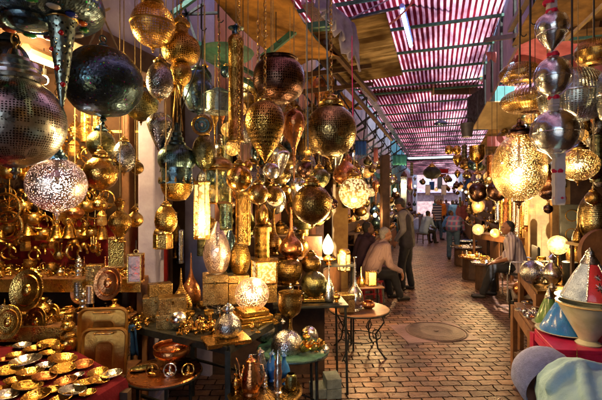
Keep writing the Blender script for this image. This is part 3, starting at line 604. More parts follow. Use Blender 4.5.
# ------------------------------------------------------------------ lamp kinds: profile pieces in units of half width (r) and height (z)
def circ(n=14, a0=.12, a1=3.02): return [(sin(a0+(a1-a0)*i/n), (1-cos(a0+(a1-a0)*i/n))/2) for i in range(n+1)]
def spl(pts, n=28):     # smooth curve through (r, z) points, Catmull-Rom
    out = []
    P_ = [pts[0]]+list(pts)+[pts[-1]]
    k = max(2, n//(len(pts)-1))
    for i in range(1, len(P_)-2):
        for j in range(k):
            t = j/k; a, b, c, d = P_[i-1], P_[i], P_[i+1], P_[i+2]
            out.append(tuple(max(.001 if q == 0 else -9, .5*((2*b[q])+(-a[q]+c[q])*t+(2*a[q]-5*b[q]+4*c[q]-d[q])*t*t+(-a[q]+3*b[q]-3*c[q]+d[q])*t**3)) for q in (0, 1)))
    out.append(tuple(pts[-1])); return out
PROF = {
 'globe': circ(), 'egg': spl([(.06, 0), (.55, .08), (.92, .28), (1, .5), (.86, .76), (.5, .94), (.3, 1)]),
 'onion': spl([(.02, 0), (.22, .10), (.62, .28), (.94, .52), (1, .70), (.82, .88), (.42, .98), (.3, 1)]),
 'drop': spl([(.04, 0), (.10, .16), (.16, .36), (.34, .50), (.78, .66), (1, .80), (.80, .93), (.3, .99), (.2, 1)], 36),
 'pear': spl([(.10, 0), (.30, .12), (.62, .36), (.96, .66), (1, .82), (.72, .95), (.5, 1)]),
 'bulbdown': spl([(.3, 0), (.52, .04), (.92, .22), (1, .42), (.86, .62), (.46, .80), (.26, .9), (.22, 1)]),
 'teardrop': spl([(.42, 0), (.70, .06), (.98, .28), (.98, .44), (.74, .66), (.36, .86), (.10, .97), (.02, 1)]),
 'spire': spl([(.55, 0), (.95, .05), (1, .16), (.78, .34), (.34, .50), (.14, .64), (.10, .80), (.03, 1)]),
 'tube': [(.001, 0), (.9, .0), (1, .006), (1, .06), (.94, .065), (.94, .92), (1, .925), (1, .97), (.7, 1), (.5, 1)],
 'bowl': spl([(.01, 0), (.42, .02), (.86, .22), (1, .5), (.92, .78), (.70, .93), (.66, .97), (.74, 1)]),
 'dish': spl([(.01, 0), (.30, .0), (.62, .12), (.90, .42), (1, .85), (1.04, 1)])+[(1.0, .98), (.86, .5), (.55, .2), (.01, .12)],
 'oblate': spl([(.12, 0), (.6, .06), (.95, .32), (1, .5), (.94, .7), (.6, .95), (.2, 1)]),
 'barrel': spl([(.62, 0), (.80, .05), (.94, .2), (1, .5), (.98, .75), (.84, .92), (.62, 1)]),
 'dome': spl([(1, 0), (1.02, .08), (.98, .35), (.78, .70), (.42, .93), (.12, 1)]),
 'vase': spl([(.55, 0), (.60, .03), (.34, .10), (.50, .20), (.95, .40), (1, .52), (.80, .66), (.40, .76), (.30, .86), (.52, 1)]),
 'goblet': spl([(.60, 0), (.62, .03), (.22, .10), (.18, .34), (.30, .40), (.80, .52), (1, .72), (.96, .9), (1.0, 1)]),
 'ewer': spl([(.50, 0), (.55, .03), (.30, .08), (.50, .16), (.98, .36), (1, .46), (.72, .62), (.36, .74), (.30, .86), (.46, .9), (.30, .93), (.10, .98), (.02, 1)]),
 'longneck': spl([(.55, 0), (.60, .02), (.45, .06), (.92, .16), (1, .24), (.80, .36), (.36, .46), (.18, .58), (.13, .80), (.11, .94), (.2, 1)], 36),
 'cone': [(1, 0), (1.0, .02), (.30, .72), (.26, .74), (.28, .80), (.16, .90), (.02, 1)],
 'tower': [(.62, 0), (.72, .05), (.70, .10), (.5, .12), (.6, .2), (.64, .3), (.5, .36), (.62, .44), (.64, .54), (.48, .60), (.56, .68), (.54, .76), (.34, .80), (.36, .86), (.16, .92), (.03, 1)],
}
def tiers(R_, k=1.0):
    return [(.46, -.05), (.50, .02), (.50, .08), (.34, .12), (.38, .17), (.36, .23), (.22, .27), (.25, .33), (.20, .38), (.09, .42), (.08, .50)]
def lathe_part(name, prof, Rr, H, z0, mat, parent, seg, scaleboth=False, rot=0, flute=0, nf=8):
    m = M(); m.lathe([(r*Rr, z0+z*(Rr if scaleboth else H)) for r, z in prof], seg, rot=rot, flute=flute, nf=nf)
    return m.build(name, mat, parent, angle=50)
def chain(parent, z0, z1, mat='brass', link=.022, fine=True):
    if z1-z0 < .02: return
    if not fine or (z1-z0)/link > 60:
        M().tube([(0, 0, z0), (0, 0, z1)], .003, 6).build('cord', mat, parent); return
    m = M(); n = int((z1-z0)/link); 
    for i in range(n):
        mt = Matrix.Rotation(R(90), 4, 'X') if i % 2 else Matrix.Rotation(R(90), 4, 'Y')
        b = len(m.v); m.torus((0, 0, 0), link*.48, link*.13, 10, 5, mt)
        for k in range(b, len(m.v)): x, y, z = m.v[k]; m.v[k] = (x*.75, y*.75, z*1.25+z0+link*(i+.5))
    m.build('chain', mat, parent)
def lamp(kind, px, py, w, h, Z, mat, label, cat='lantern', top='chain', ty=-20, cap='brass', lit=None, seg=32, group=None, fin=True, name=None, band=None, arms=0, flute=0, autol=False, capk=1.0, tilt=None, link=.022):
    """a hanging or standing turned object whose body is w x h pixels about (px, py) in the photograph's frame, built at distance Z"""
    Rr = S(w, Z)/2; H = S(h, Z); loc = P(px, py+h/2, Z)
    nm = name or {'globe': 'globe_lantern', 'onion': 'onion_lantern', 'egg': 'egg_lantern', 'drop': 'drop_lantern', 'pear': 'pear_lantern', 'tube': 'tube_lantern', 'bowl': 'bowl_lantern'}.get(kind, kind+'_lantern')
    o = thing(nm, label, cat, loc, random.uniform(0, 6.28), group)
    if autol: auto(o, label)
    capo = None
    lathe_part('body', PROF[kind], Rr, H, 0, mat, o, seg, flute=flute, rot=0)
    ztop = H
    if cap and top != 'open':
        rc = Rr*capk*(1.0 if kind != 'drop' else .6)
        capo = lathe_part('cap', tiers(1), rc, 0, H*.985, cap, o, max(16, seg-8), scaleboth=True); ztop = H+rc*.48
    if fin and top == 'chain' and kind in ('globe', 'egg', 'oblate', 'onion', 'barrel'):
        lathe_part('finial', [(.001, -.30), (.05, -.24), (.03, -.18), (.10, -.12), (.06, -.06), (.22, -.0), (.24, .03)], Rr, 0, H*.004, cap or mat, o, 14, scaleboth=True)
    if band:
        for bz in band[1:]:
            rr = max([r for r, z in PROF[kind] if abs(z-bz) < .06] or [1])*Rr
            M().torus((0, 0, H*bz), rr, Rr*.035, seg, 6).build('band', band[0], o)
    if top == 'chain':
        fine = Z <= 2.05 or (kind == 'globe' and Z == 2.2)
        M().torus((0, 0, ztop+Rr*.06), max(.006, Rr*.09), max(.002, Rr*.022), 12, 6, Matrix.Rotation(R(90), 4, 'X')).build('ring', cap or mat, capo or o)
        n_ = loc.x*.946-loc.y*.324
        zc = 2.82 if n_ < -2.1 else 3.16 if n_ < -1.0 else 4.12 if n_ < .75 else 3.2
        if ty > -20: zc = min(zc, CAMH-(ty-CY)*Z/F)
        z0 = ztop+Rr*.12; zt = zc-loc.z; zk = min(zt, z0+link*40)
        if fine: chain(o, z0, zk, cap or 'brass', link)
        else: zk = z0
        if not fine: zk = z0-Rr*.03
        if zt-zk > .03: M().tube([(0, 0, zk), (0, 0, zt)], .003, 5).build('cord', 'cord_dark' if Z > 3.2 else 'rope', o)
    if lit:
        b = M().sph((0, 0, H*.45), max(.012, Rr*.15), 12, 8).build('bulb', lit, o)
        M().tube([(0, 0, H*.45+Rr*.13), (0, 0, H*.97)], .008 if Rr > .06 else .004, 6).build('socket', 'black_iron', b)
    return o
# ------------------------------------------------------------------ foreground lamps, left and centre
LG = 'lanterns hanging over the left stalls'
# huge jewelled chandelier at the top left corner
o = thing('jewelled_chandelier', 'huge dark jewelled lamp with coloured glass studs in the top left corner', 'lantern', P(30, 22, 1.15))
Rr = S(68, 1.15); m = lathe_part('body', spl([(.36, .02), (.60, .05), (.86, .13), (1, .34), (.92, .7), (.5, 1.2), (.1, 1.4)]), Rr, Rr*.7, 0, 'jewel_dark', o, 48)
lathe_part('ring', [(.33, -.02), (.37, .03), (.36, .12), (.31, .12), (.31, .0), (.33, -.02)], Rr, Rr, -Rr*.04, 'steel_blue', o, 40)
lathe_part('bottom_bowl', spl([(.01, -.10), (.16, -.09), (.28, -.03), (.315, .04)]), Rr, Rr, 0, 'jewel_dark', o, 36)
for k in range(16):
    a = 2*pi*k/16+.2; z = Rr*.7*.075; rr = Rr*.70
    M().sph((0, 0, 0), Rr*.075, 12, 8, (1.3, 1, .45), Matrix.Rotation(a+pi/2, 4, 'Z')).build('glass_stud', ['jewel_orange', 'jewel_green', 'jewel_white', 'jewel_blue', 'jewel_red', 'jewel_green'][k % 6], o).location = (rr*cos(a), rr*sin(a), z-.002)
M().tube([(0, 0, Rr*.9), (0, 0, 1.0)], .008, 8).build('rod', 'black_iron', o)
# pierced cone lamp
o = thing('cone_lantern', 'long pierced teal cone lamp with red glass studs hanging point down', 'lantern', P(62, 104, 1.15))
hh = S(84, 1.15); rt = S(13, 1.15)
M().lathe([(.003, -.01), (.006, 0), (rt*.30, hh*.12), (rt*.98, hh*.97), (rt*1.04, hh)], 36).build('cone', 'teal_pierced', o)
M().lathe([(rt*1.04, hh), (rt*1.45, hh*1.08), (rt*1.75, hh*1.22), (rt*1.5, hh*1.36), (rt*.8, hh*1.46), (rt*.5, hh*1.55)], 36).build('shoulder', 'teal_pierced', o)
M().torus((0, 0, hh), rt*1.08, .004, 36, 8).build('band', 'brass', o)
M().sph((rt*2.3, -.01, hh*1.27), rt*.62, 20, 12).build('side_ball', 'teal_pierced', o)
M().tube([(rt*1.4, 0, hh*1.27), (rt*1.9, -.005, hh*1.27)], rt*.3, 12).build('side_arm', 'steel_blue', o)
for a, z in ((-1.1, .80), (-1.7, .4), (-.9, .22), (-2.2, .62)):
    r_ = rt*(.30+.68*(z-.12)/.85); M().sph((r_*cos(a), r_*sin(a), hh*z), .0075, 10, 6).build('glass_stud', 'jewel_red', o)
M().tube([(0, 0, hh*1.5), (0, 0, 1.0)], .006, 8).build('rod', 'black_iron', o)
lamp('dome', 8, 58, 42, 34, 1.7, 'jewel_dark', 'dark studded dome lamp half hidden above the big steel globe', fin=False, cap='black_iron')
# big steel globe
o = lamp('globe', 15, 122, 92, 90, 1.3, 'steel_pierced', 'large polished steel globe lamp cut by the left edge of the picture', cap=None, seg=64, link=.03)
Rr = S(46, 1.3)
lathe_part('neck', [(.46, -.06), (.60, .0), (.60, .07), (.50, .09), (.48, .18), (.52, .20), (.50, .30), (.34, .34), (.32, .42), (.16, .46), (.10, .62)], Rr, Rr, S(90, 1.3)*.985, 'silver', o, 40)
# big dark globe with coloured pinholes on three ropes
o = lamp('oblate', 103, 83, 75, 65, 1.8, 'jewel_dark', 'big blue black globe lamp speckled with coloured pinholes and slung on ropes', cap='teal_iron', seg=56, ty=40, capk=.5)
h_ = S(65, 1.8); r_ = S(37, 1.8)
for k, (x, x2) in enumerate(((-.9, -.05), (.62, .05), (.1, .0))):
    M().tube([(r_*x*.6, -.01*k, h_*.96), (x2*r_, 0, h_+.14), (x2*.5*r_, 0, h_+.15)], .004, 6).build('rope', 'rope', o)
M().tube([(0, 0, h_+.14), (.01, 0, h_+.2), (.0, 0, 3.16-o.location.z)], .006, 6).build('rope', 'rope', o)
M().tube([(.07, 0, h_+.1), (.03, 0, h_+.15), (-.03, 0, h_+.2)], .006, 6).build('rope', 'rope', o)
o = lamp('globe', 57, 185, 55, 54, 1.9, 'silver_pierced', 'pinkish silver pierced globe lit from inside, below the big steel globe', cap=None, seg=56, lit='bulb_pink')
lathe_part('cap', [(.30, -.04), (.36, 0), (.36, .10), (.28, .14), (.30, .22), (.20, .26), (.22, .34), (.10, .38), (.06, .5)], S(27, 1.9), 1, S(54, 1.9)*.98, 'steel_blue', o, 28, scaleboth=True)
# table: kind px py w h Z mat label opts
for a in [
 ('globe', 153, 25, 43, 44, 2.2, 'gold_pierced_coarse', 'pierced gold globe lamp hanging against the lilac wall', dict(seg=48, band=('brass', .5))),
 ('egg', 160, 81, 26, 38, 2.3, 'silver_engraved', 'upright silver engraved egg lamp under the pierced gold globe', dict(seg=36)),
 ('globe', 141, 104, 33, 34, 2.6, 'bronze_green', 'green gold globe lamp partly behind the big blue black globe', dict(seg=36, cap='old_gold')),
 ('pear', 160, 133, 25, 38, 2.4, 'silver_engraved', 'dull silver engraved pear lamp tapering to a stem below', dict(cap=None, ty=112)),
 ('oblate', 198, 92, 30, 42, 2.9, 'steel_blue', 'shiny blue steel ball lamp left of the long tube lamp', dict(cap='teal_iron')),
 ('oblate', 173, 88, 20, 14, 2.5, 'gold', 'small gold mushroom lamp between the two silver lamps', dict(fin=False)),
 ('bowl', 279, 81, 52, 44, 2.2, 'dark_copper', 'large dark copper bowl lamp with an open rim', dict(seg=48, top='open')),
 ('onion', 265, 132, 39, 62, 2.0, 'gold_engraved', 'big gold onion lamp pointing down on a brass chain', dict(seg=48, capk=.8, fin=False)),
 ('drop', 294, 145, 21, 72, 2.3, 'copper', 'long copper gold drop lamp with a thin tail', dict(seg=32)),
 ('globe', 331, 131, 51, 53, 2.0, 'bronze_pierced', 'large dark bronze speckled globe lamp on a brass chain', dict(seg=56)),
 ('globe', 239, 178, 26, 27, 2.2, 'gold', 'shiny gold ball lamp with a tiered cap in the middle cluster', dict(seg=36)),
 ('globe', 258, 194, 21, 21, 2.2, 'brass', 'small brass ball lamp right of the shiny gold ball', dict()),
 ('globe', 273, 194, 17, 18, 2.5, 'old_gold', 'small old gold ball lamp tucked behind the brass ball', dict()),
 ('globe', 248, 166, 10, 11, 2.3, 'gold', 'tiny gold ball ornament under the gold onion lamp', dict()),
 ('oblate', 271, 171, 17, 16, 2.4, 'silver', 'small silvery lamp just below the gold onion point', dict()),
 ('globe', 312, 204, 39, 40, 2.1, 'old_gold', 'wide dark gold globe lamp hanging above the tables', dict(seg=48)),
 ('globe', 319, 178, 21, 20, 2.5, 'bronze_green', 'small green gold globe lamp above the wide dark gold globe', dict()),
 ('globe', 306, 170, 19, 18, 3.0, 'dark_copper', 'small dark brown globe lamp behind the drop lamp tail', dict()),
 ('bulbdown', 346, 172, 26, 26, 3.1, 'copper', 'pierced copper lamp just above the glowing round lamp', dict(cap=None, ty=150)),
 ('egg', 166, 220, 22, 30, 2.3, 'gold_engraved', 'gold engraved egg lamp hanging before the lilac pillar', dict(seg=32)),
 ('globe', 101, 173, 33, 34, 2.5, 'gold', 'smooth orange gold ball lamp in the brass shop', dict(seg=40, mat2=None)),
 ('globe', 101, 144, 27, 28, 2.7, 'bronze_green', 'dark green bronze ball lamp above the smooth gold ball', dict(seg=36, cap='steel_blue')),
 ('egg', 124, 157, 22, 32, 2.6, 'silver_engraved', 'silvery gold egg lamp beside the smooth gold ball', dict(seg=32)),
 ('globe', 137, 168, 13, 13, 2.9, 'old_gold', 'little studded gold ball beside the lilac pillar', dict()),
 ('globe', 204, 152, 23, 36, 2.4, 'bronze_green', 'green gold engraved oval lamp below the round dark mirror', dict(seg=32)),
 ('drop', 215, 122, 14, 50, 3.2, 'old_gold', 'slender old gold drop lamp behind the round dark mirror', dict()),
 ('globe', 226, 72, 12, 12, 3.4, 'steel_blue', 'small blue ball lamp beside the long tube lamp', dict()),
 ('bulbdown', 205, 76, 14, 20, 3.0, 'teal_iron', 'small dark blue lamp behind the brass spike', dict()),
 ('pear', 290, 128, 26, 30, 2.9, 'copper', 'rounded copper lamp behind the long drop lamp', dict()),
]:
    k_ = dict(a[8]); k_.pop('mat2', None); lamp(*a[:8], **k_)
# brass tiered lamp with spike
o = thing('tiered_lantern', 'brass lamp of two stacked balls ending in a spike', 'lantern', P(181, 98, 2.4)); Q = lambda v: S(v, 2.4)
M().lathe([(.002, 0), (Q(1.4), Q(3)), (Q(2.2), Q(8)), (Q(4.5), Q(14))], 20).build('spike', 'gold', o)
M().lathe([(Q(a), Q(b)) for a, b in spl([(4, 12), (8.6, 18), (10.5, 25), (9.5, 31), (6, 36)])], 32).build('lower_ball', 'gold_engraved', o)
M().lathe([(Q(a), Q(b)) for a, b in spl([(6, 34), (14, 36), (18.5, 45), (17, 56), (9, 63), (7.4, 65)])], 40).build('body', 'gold_engraved', o)
M().lathe([(Q(a), Q(b)) for a, b in ((7, 63), (7, 71), (9, 72), (9, 75), (6.5, 76), (6.5, 78))], 28).build('neck', 'gold_engraved', o)
M().torus((0, 0, Q(80)), Q(3), Q(.8), 16, 6, Matrix.Rotation(R(90), 4, 'X')).build('ring', 'brass', o); chain(o, Q(83), Q(83)+.5, 'brass')
M().tube([(0, 0, Q(83)+.5), (0, 0, 3.16-o.location.z)], .003, 5).build('cord', 'rope', o)
# long tube lamp
o = lamp('tube', 236, 89, 16, 106, 2.3, 'silver_pierced', 'very long silver and brass pierced tube lamp', cap=None, seg=32)
o.children[0].data.materials[0] = MAT['gold_engraved']
q = S(16, 2.3)/2; lathe_part('neck', [(.5, 0), (.52, .5), (.34, .56), (.30, .8), (1.0, .95), (.3, 1.05), (.15, 1.5)], q, q, S(106, 2.3), 'steel_blue', o, 20)
# upturned dark disc behind it
o = thing('hanging_dish', 'wide dark green metal dish hanging behind the long tube lamp', 'dish', P(226, 60, 3.3)); M().lathe([(r*S(27, 3.3), z*.06) for r, z in PROF['dish']], 40).build('bowl', 'green_paint', o); M().tube([(0, 0, .01), (0, 0, .9)], .004, 5).build('cord', 'cord_dark', o)
# drum lamp
o = thing('drum_lantern', 'dark blue pierced drum lamp hanging in front of the orange wall', 'lantern', P(219, 113, 2.8)); q = S(13, 2.8)
M().lathe([(q*.0 + .001, 0), (q*1.08, 0), (q*1.08, q*.08), (q*.98, q*.1), (q*.98, q*1.4), (q*1.05, q*1.42), (q*1.05, q*1.5), (q*.5, q*1.8), (q*.2, q*1.95)], 32).build('drum', 'teal_pierced', o)
chain(o, q*1.95, q*1.95+.5); M().tube([(0, 0, q*1.95+.5), (0, 0, 3.16-o.location.z)], .003, 5).build('cord', 'rope', o)
# moorish lamp
o = thing('moorish_lantern', 'dark teal domed lamp with studded band and brass gallery', 'lantern', P(177, 201, 2.4)); Q = lambda v: S(v, 2.4)
M().lathe([(Q(a), Q(b)) for a, b in spl([(3, 0), (9, 2), (14, 9), (16, 17)])], 36).build('lower_bowl', 'gold_engraved', o)
M().lathe([(Q(17.5), Q(17)), (Q(17.5), Q(19)), (Q(15), Q(19.5)), (Q(15), Q(33)), (Q(16), Q(34))], 36).build('band', 'steel_blue', o)
for k in range(14): a = 2*pi*k/14; M().lathe([(Q(1), 0), (Q(1.1), Q(3)), (.001, Q(6))], 8, c=(Q(17)*cos(a), Q(17)*sin(a), Q(18))).build('gallery_point', 'brass', o)
M().lathe([(Q(a), Q(b)) for a, b in spl([(16, 33), (18.5, 40), (17, 49), (10, 55), (8, 56)])], 40).build('dome', 'teal_iron', o)
for k in range(10): a = 2*pi*k/10+.2; M().torus((Q(18)*cos(a), Q(18)*sin(a), Q(42)), Q(2.2), Q(.5), 14, 6, Matrix.Rotation(a+pi/2, 4, 'Z') @ Matrix.Rotation(R(90), 4, 'X')).build('boss', 'steel_blue', o)
M().lathe([(Q(a), Q(b)) for a, b in ((8, 55), (8.5, 58), (6, 60), (6.6, 63), (4.5, 65), (5, 68), (2.5, 70), (2, 78))], 24).build('cap', 'teal_iron', o)
for x in (-.6, .0, .7): M().tube([(Q(x*8), 0, Q(70)), (Q(x*2), 0, Q(112))], .0045, 6).build('hanging_rod', 'brass', o)
M().tube([(0, 0, Q(112)), (0, 0, 3.16-o.location.z)], .004, 5).build('cord', 'rope', o)
# round mirror
o = thing('round_mirror', 'round dark mirror in a ringed bronze frame above the green gold oval lamp', 'mirror', P(202, 125, 2.3)); mt = Matrix.Rotation(R(90), 4, 'X')
M().torus((0, 0, 0), S(9, 2.3), S(1.6, 2.3), 32, 10, mt).build('frame', 'old_gold', o); M().torus((0, .003, 0), S(5.2, 2.3), S(.8, 2.3), 28, 8, mt).build('inner_ring', 'bronze_green', o)
M().lathe([(.001, 0), (S(8.5, 2.3), 0), (S(8.5, 2.3), .01)], 32, mtx=Matrix.Rotation(R(-90), 4, 'X') @ Matrix.Rotation(pi, 4, 'X')).build('plate', 'teal_iron', o); M().sph((0, -.006, 0), S(1.8, 2.3), 12, 8).build('boss', 'silver', o)
# glazed lanterns: polygonal boxes with panes
def glazed(px, py, w, h, Z, seg, label, frame='brass', pane='glass', lit=None, dome=True, top='chain', ty=-20, cat='lantern', name='glazed_lantern', rz=None, pierce=None, glow=None):
    Rr = S(w, Z)/2/(.93 if seg > 4 else .86); H = S(h, Z); o = thing(name, label, cat, P(px, py+h/2, Z), random.uniform(0, 1) if rz is None else rz)
    m = M(); r0 = pi/seg
    m.lathe([(.001, 0), (Rr*1.04, 0), (Rr*1.08, H*.03), (Rr*1.0, H*.07), (Rr*.9, H*.07)], seg, rot=r0); m.lathe([(Rr*.9, H*.93), (Rr*1.0, H*.93), (Rr*1.08, H*.97), (Rr*1.04, H), (.001, H)], seg, rot=r0)
    for k in range(seg): a = r0+2*pi*k/seg; m.bar((Rr*.98*cos(a), Rr*.98*sin(a), H*.05), (Rr*.98*cos(a), Rr*.98*sin(a), H*.95), Rr*.12)
    fr = m.build('frame', frame, o, smooth=False)
    for k in range(seg):
        a = r0+2*pi*k/seg; b = r0+2*pi*(k+1)/seg; pm = M(); pm.bar((Rr*.93*cos(a), Rr*.93*sin(a), H*.5), (Rr*.93*cos(b), Rr*.93*sin(b), H*.5), Rr*.03, H*.88); pm.build('pane', glow or pierce or pane, fr, smooth=False)
    z = H
    if dome: lathe_part('dome', PROF['dome'], Rr*.95, Rr*.8, H, frame, o, seg*3); z = H+Rr*.8
    if top == 'chain':
        M().torus((0, 0, z+.012), .012, .003, 12, 6, Matrix.Rotation(R(90), 4, 'X')).build('ring', frame, o); M().tube([(0, 0, z+.02), (0, 0, min(3.16-o.location.z, CAMH-(ty-CY)*Z/F-o.location.z))], .003, 5).build('cord', 'cord_dark', o)
    if lit: M().sph((0, 0, H*.38), Rr*.24, 12, 8).build('bulb', lit, o)
    return o
glazed(219, 186, 26, 36, 2.5, 6, 'six sided brass lantern with pale glass and domed roof', pane='glass')
glazed(202, 210, 15, 58, 2.35, 8, 'tall glowing column lantern with pierced panes', glow='glow_glass', dome=False)
glazed(163, 241, 17, 15, 2.3, 6, 'small hexagonal brass lantern with keyhole cutouts on the pillar', pane='old_gold', ty=232)
glazed(117, 252, 16, 30, 2.5, 4, 'square brass lantern with a pointed slot hanging in the brass shop', pane='gold_engraved', dome=False, ty=225, rz=.3)
glazed(136, 268, 15, 29, 2.4, 4, 'little arched lantern with glass panes hanging by the lilac pillar', pane='amber_glass', dome=False, ty=240, rz=.1)
glazed(181, 180, 10, 40, 2.7, 4, 'narrow silver framed glass lantern behind the teal domed lamp', frame='silver', dome=True)
glazed(226, 215, 12, 30, 2.9, 6, 'slim green glass lantern behind the glowing column lantern', frame='bronze_green', pane='glass')
glazed(243, 218, 13, 54, 2.7, 8, 'tall smooth brass column lantern with dark panes', pane='old_gold', dome=False)
o = lamp('globe', 354, 193, 30, 31, 2.9, 'glow_white', 'round glowing cream fretwork lamp above the seated men', seg=40, ty=150)
# ewer lamp and fretwork at left shop edge
lamp('vase', 120, 222, 22, 40, 2.45, 'gold_engraved', 'bright gold ewer shaped lamp with a flared foot in the brass shop', cat='lamp', cap='gold')
lamp('bulbdown', 135, 218, 16, 18, 2.6, 'brass', 'brass bulb lamp right of the gold ewer lamp', fin=False)
lamp('oblate', 75, 213, 17, 11, 3.0, 'copper', 'coppery pink round pot hanging below the glowing silver globe', cap='brass')
lamp('oblate', 100, 205, 15, 11, 3.0, 'gold', 'small gold pot hanging below the smooth gold ball', cap='brass')
lamp('tube', 86, 125, 10, 34, 3.0, 'gold_pierced_coarse', 'gold pierced tube lamp behind the blue black globe', cap='brass')
lamp('tube', 97, 120, 8, 26, 3.1, 'gold_pierced_coarse', 'short gold pierced tube lamp deeper in the brass shop', cap='brass')

# ------------------------------------------------------------------ the brass shop on the left
SW = A(3.25, -2.4, 0)
def back(px, py, Z=3.35): return P(px, py, Z)
o = thing('display_wall', 'dark red cloth covered display wall of the brass shop', 'display wall', (-3.2, 3.62, 0))
M().box((-1.2, 0, 0), (2.02, .06, 2.9)).build('backing', 'interior_dark', o, smooth=False)
M().box((-1.1, -.04, .9), (2.0, -.004, 1.52)).build('cloth', 'red_cloth', o, smooth=False)
for z in (1.66, 1.98, 2.3): M().bar((-1.1, -.10, z), (2.0, -.10, z), .02).build('hanging_rail', 'brass', o, smooth=False)
def shelf(x0, x1, y, d, z, label, mat='wood', legs=True):
    o = thing('display_shelf', label, 'shelf', ((x0+x1)/2, y, 0)); w = (x1-x0)/2
    M().box((-w, -d, z-.03), (w, d, z)).build('shelf_board', mat, o, smooth=False, bevel=.004)
    M().box((-w, -d-.012, z-.10), (w, -d, z-.002)).build('front_rail', 'gold_engraved', o, smooth=False)
    for sx in (-1, 1): M().box((sx*w-.02*sx-.02, -d+.02, 0), (sx*w-.02*sx+.02, d-.02, z-.03)).build('side_panel', mat, o, smooth=False)
    return o
shelf(-2.9, -1.22, 3.25, .20, 1.10, 'upper wooden shelf heaped with brass trinkets in the shop')
shelf(-2.7, -1.25, 2.92, .20, .84, 'lower wooden shelf holding brass plates and trinkets')
shelf(-2.3, -1.1, 2.62, .14, .60, 'low wooden ledge behind the dish table')
# heap of tiny brass trinkets nobody could count
def heap(name, x0, x1, y0, y1, z, n, label, seed, mats=('gold', 'brass', 'old_gold')):
    rnd = random.Random(seed)
    m = M()
    for i in range(n):
        x = rnd.uniform(x0, x1); y = rnd.uniform(y0, y1); r = rnd.uniform(.010, .024); zz = z+abs(rnd.gauss(0, .022))+r*.4
        mt = Matrix.Translation((0, 0, 0)) @ Euler((rnd.uniform(-1.5, 1.5), rnd.uniform(-1.5, 1.5), rnd.uniform(0, 6))).to_matrix().to_4x4()
        k = rnd.random()
        if k < .4: m.torus((x, y, zz), r, r*.24, 12, 5, mt)
        elif k < .65: m.sph((x, y, zz), r*.8, 8, 6, (1, 1, .8), mt)
        elif k < .85:
            mm = Matrix.Translation((x, y, zz)) @ mt; m.lathe([(.001, -r), (r*.9, -r), (r*.6, 0), (r*.25, r*.7), (.3*r, r)], 10, mtx=mm)
        else: d = mt @ Vector((r*2.2, 0, 0)); m.tube([Vector((x, y, zz))-d, Vector((x, y, zz)), Vector((x, y, zz+.005))+d], r*.25, 5)
    o = m.build(name, mats[0], None); return tagit(o, label, 'trinkets', kind='stuff')
heap('brass_trinkets', -2.85, -1.3, 3.08, 3.42, 1.10, 340, 'heap of tiny brass trinkets along the upper shop shelf', 3)
heap('brass_trinkets', -2.0, -1.28, 2.76, 3.08, .84, 170, 'heap of brass trinkets along the lower shop shelf', 5)
heap('brass_trinkets', -1.42, -1.1, 2.75, 2.95, .80, 60, 'small pile of brass odds and ends beside the metal boxes', 6)
# things hanging on the shop wall: one of each kind, then copies
HG = 'brassware hanging on the shop wall'
def proto_hoop(r): 
    o = thing('brass_hoop', '', 'hoop', group=HG); M().torus((0, 0, 0), r, r*.09, 28, 8, Matrix.Rotation(R(90), 4, 'X')).build('ring', 'gold', o); M().tube([(0, 0, r), (0, -.005, r*1.4)], .003, 5).build('hook', 'brass', o); return o
def proto_bell():
    o = thing('hand_bell', '', 'bell', group=HG); M().lathe([(.001, .01), (.036, 0), (.040, .003), (.030, .018), (.024, .05), (.018, .066), (.004, .074)], 20).build('bell_body', 'gold', o)
    M().torus((0, 0, .085), .012, .003, 14, 6, Matrix.Rotation(R(90), 4, 'X')).build('ring', 'brass', o); M().sph((0, 0, .0), .009, 10, 6).build('clapper', 'old_gold', o); return o
def proto_cup():
    o = thing('hanging_pot', '', 'pot', group=HG); M().lathe([(r*.045, z*.07) for r, z in PROF['bowl']], 20).build('bowl', 'brass', o); M().torus((0, 0, .09), .034, .0035, 18, 6, Matrix.Rotation(R(90), 4, 'X')).build('handle', 'gold', o); return o
def proto_ladle():
    o = thing('brass_ladle', '', 'ladle', group=HG); M().tube([(0, 0, 0), (0, .01, .14), (0, -.005, .19), (0, -.02, .18)], .004, 6).build('handle', 'gold', o); M().lathe([(.001, -.03), (.02, -.025), (.032, 0), (.030, .0), (.018, -.02), (.001, -.025)], 16).build('scoop', 'gold', o); return o
def proto_lantern_s():
    o = thing('tiny_lantern', '', 'lantern', group=HG); M().lathe([(.001, 0), (.03, .0), (.034, .02), (.030, .06), (.034, .065), (.022, .085), (.006, .10), (.004, .115)], 6).build('case', 'gold_pierced_coarse', o, smooth=False); M().torus((0, 0, .122), .009, .002, 12, 6, Matrix.Rotation(R(90), 4, 'X')).build('ring', 'brass', o); return o
def proto_knocker():
    o = thing('door_knocker', '', 'door knocker', group=HG); M().torus((0, 0, 0), .035, .007, 20, 8, Matrix.Rotation(R(80), 4, 'X'), arc=.8).build('ring', 'gold', o); M().sph((0, .01, .04), .018, 12, 8).build('boss', 'old_gold', o); return o
def proto_hand():
    o = thing('hand_ornament', '', 'ornament', group=HG); m = M(); m.sph((0, 0, 0), .026, 14, 8, (1, .35, 1.1))
    for k, x in enumerate((-.016, 0, .016)): m.caps((x*.8, 0, .02), (x, 0, .058+(.006 if k == 1 else 0)), .007, .005, 8)
    m.caps((-.02, 0, .0), (-.036, 0, .02), .006, .004, 8); m.caps((.02, 0, .0), (.036, 0, .02), .006, .004, 8); m.build('palm', 'gold', o); return o
protos = {'hoop': proto_hoop(.05), 'hoopl': proto_hoop(.075), 'bell': proto_bell(), 'cup': proto_cup(), 'ladle': proto_ladle(), 'lan': proto_lantern_s(), 'kn': proto_knocker(), 'hand': proto_hand()}
used = set()
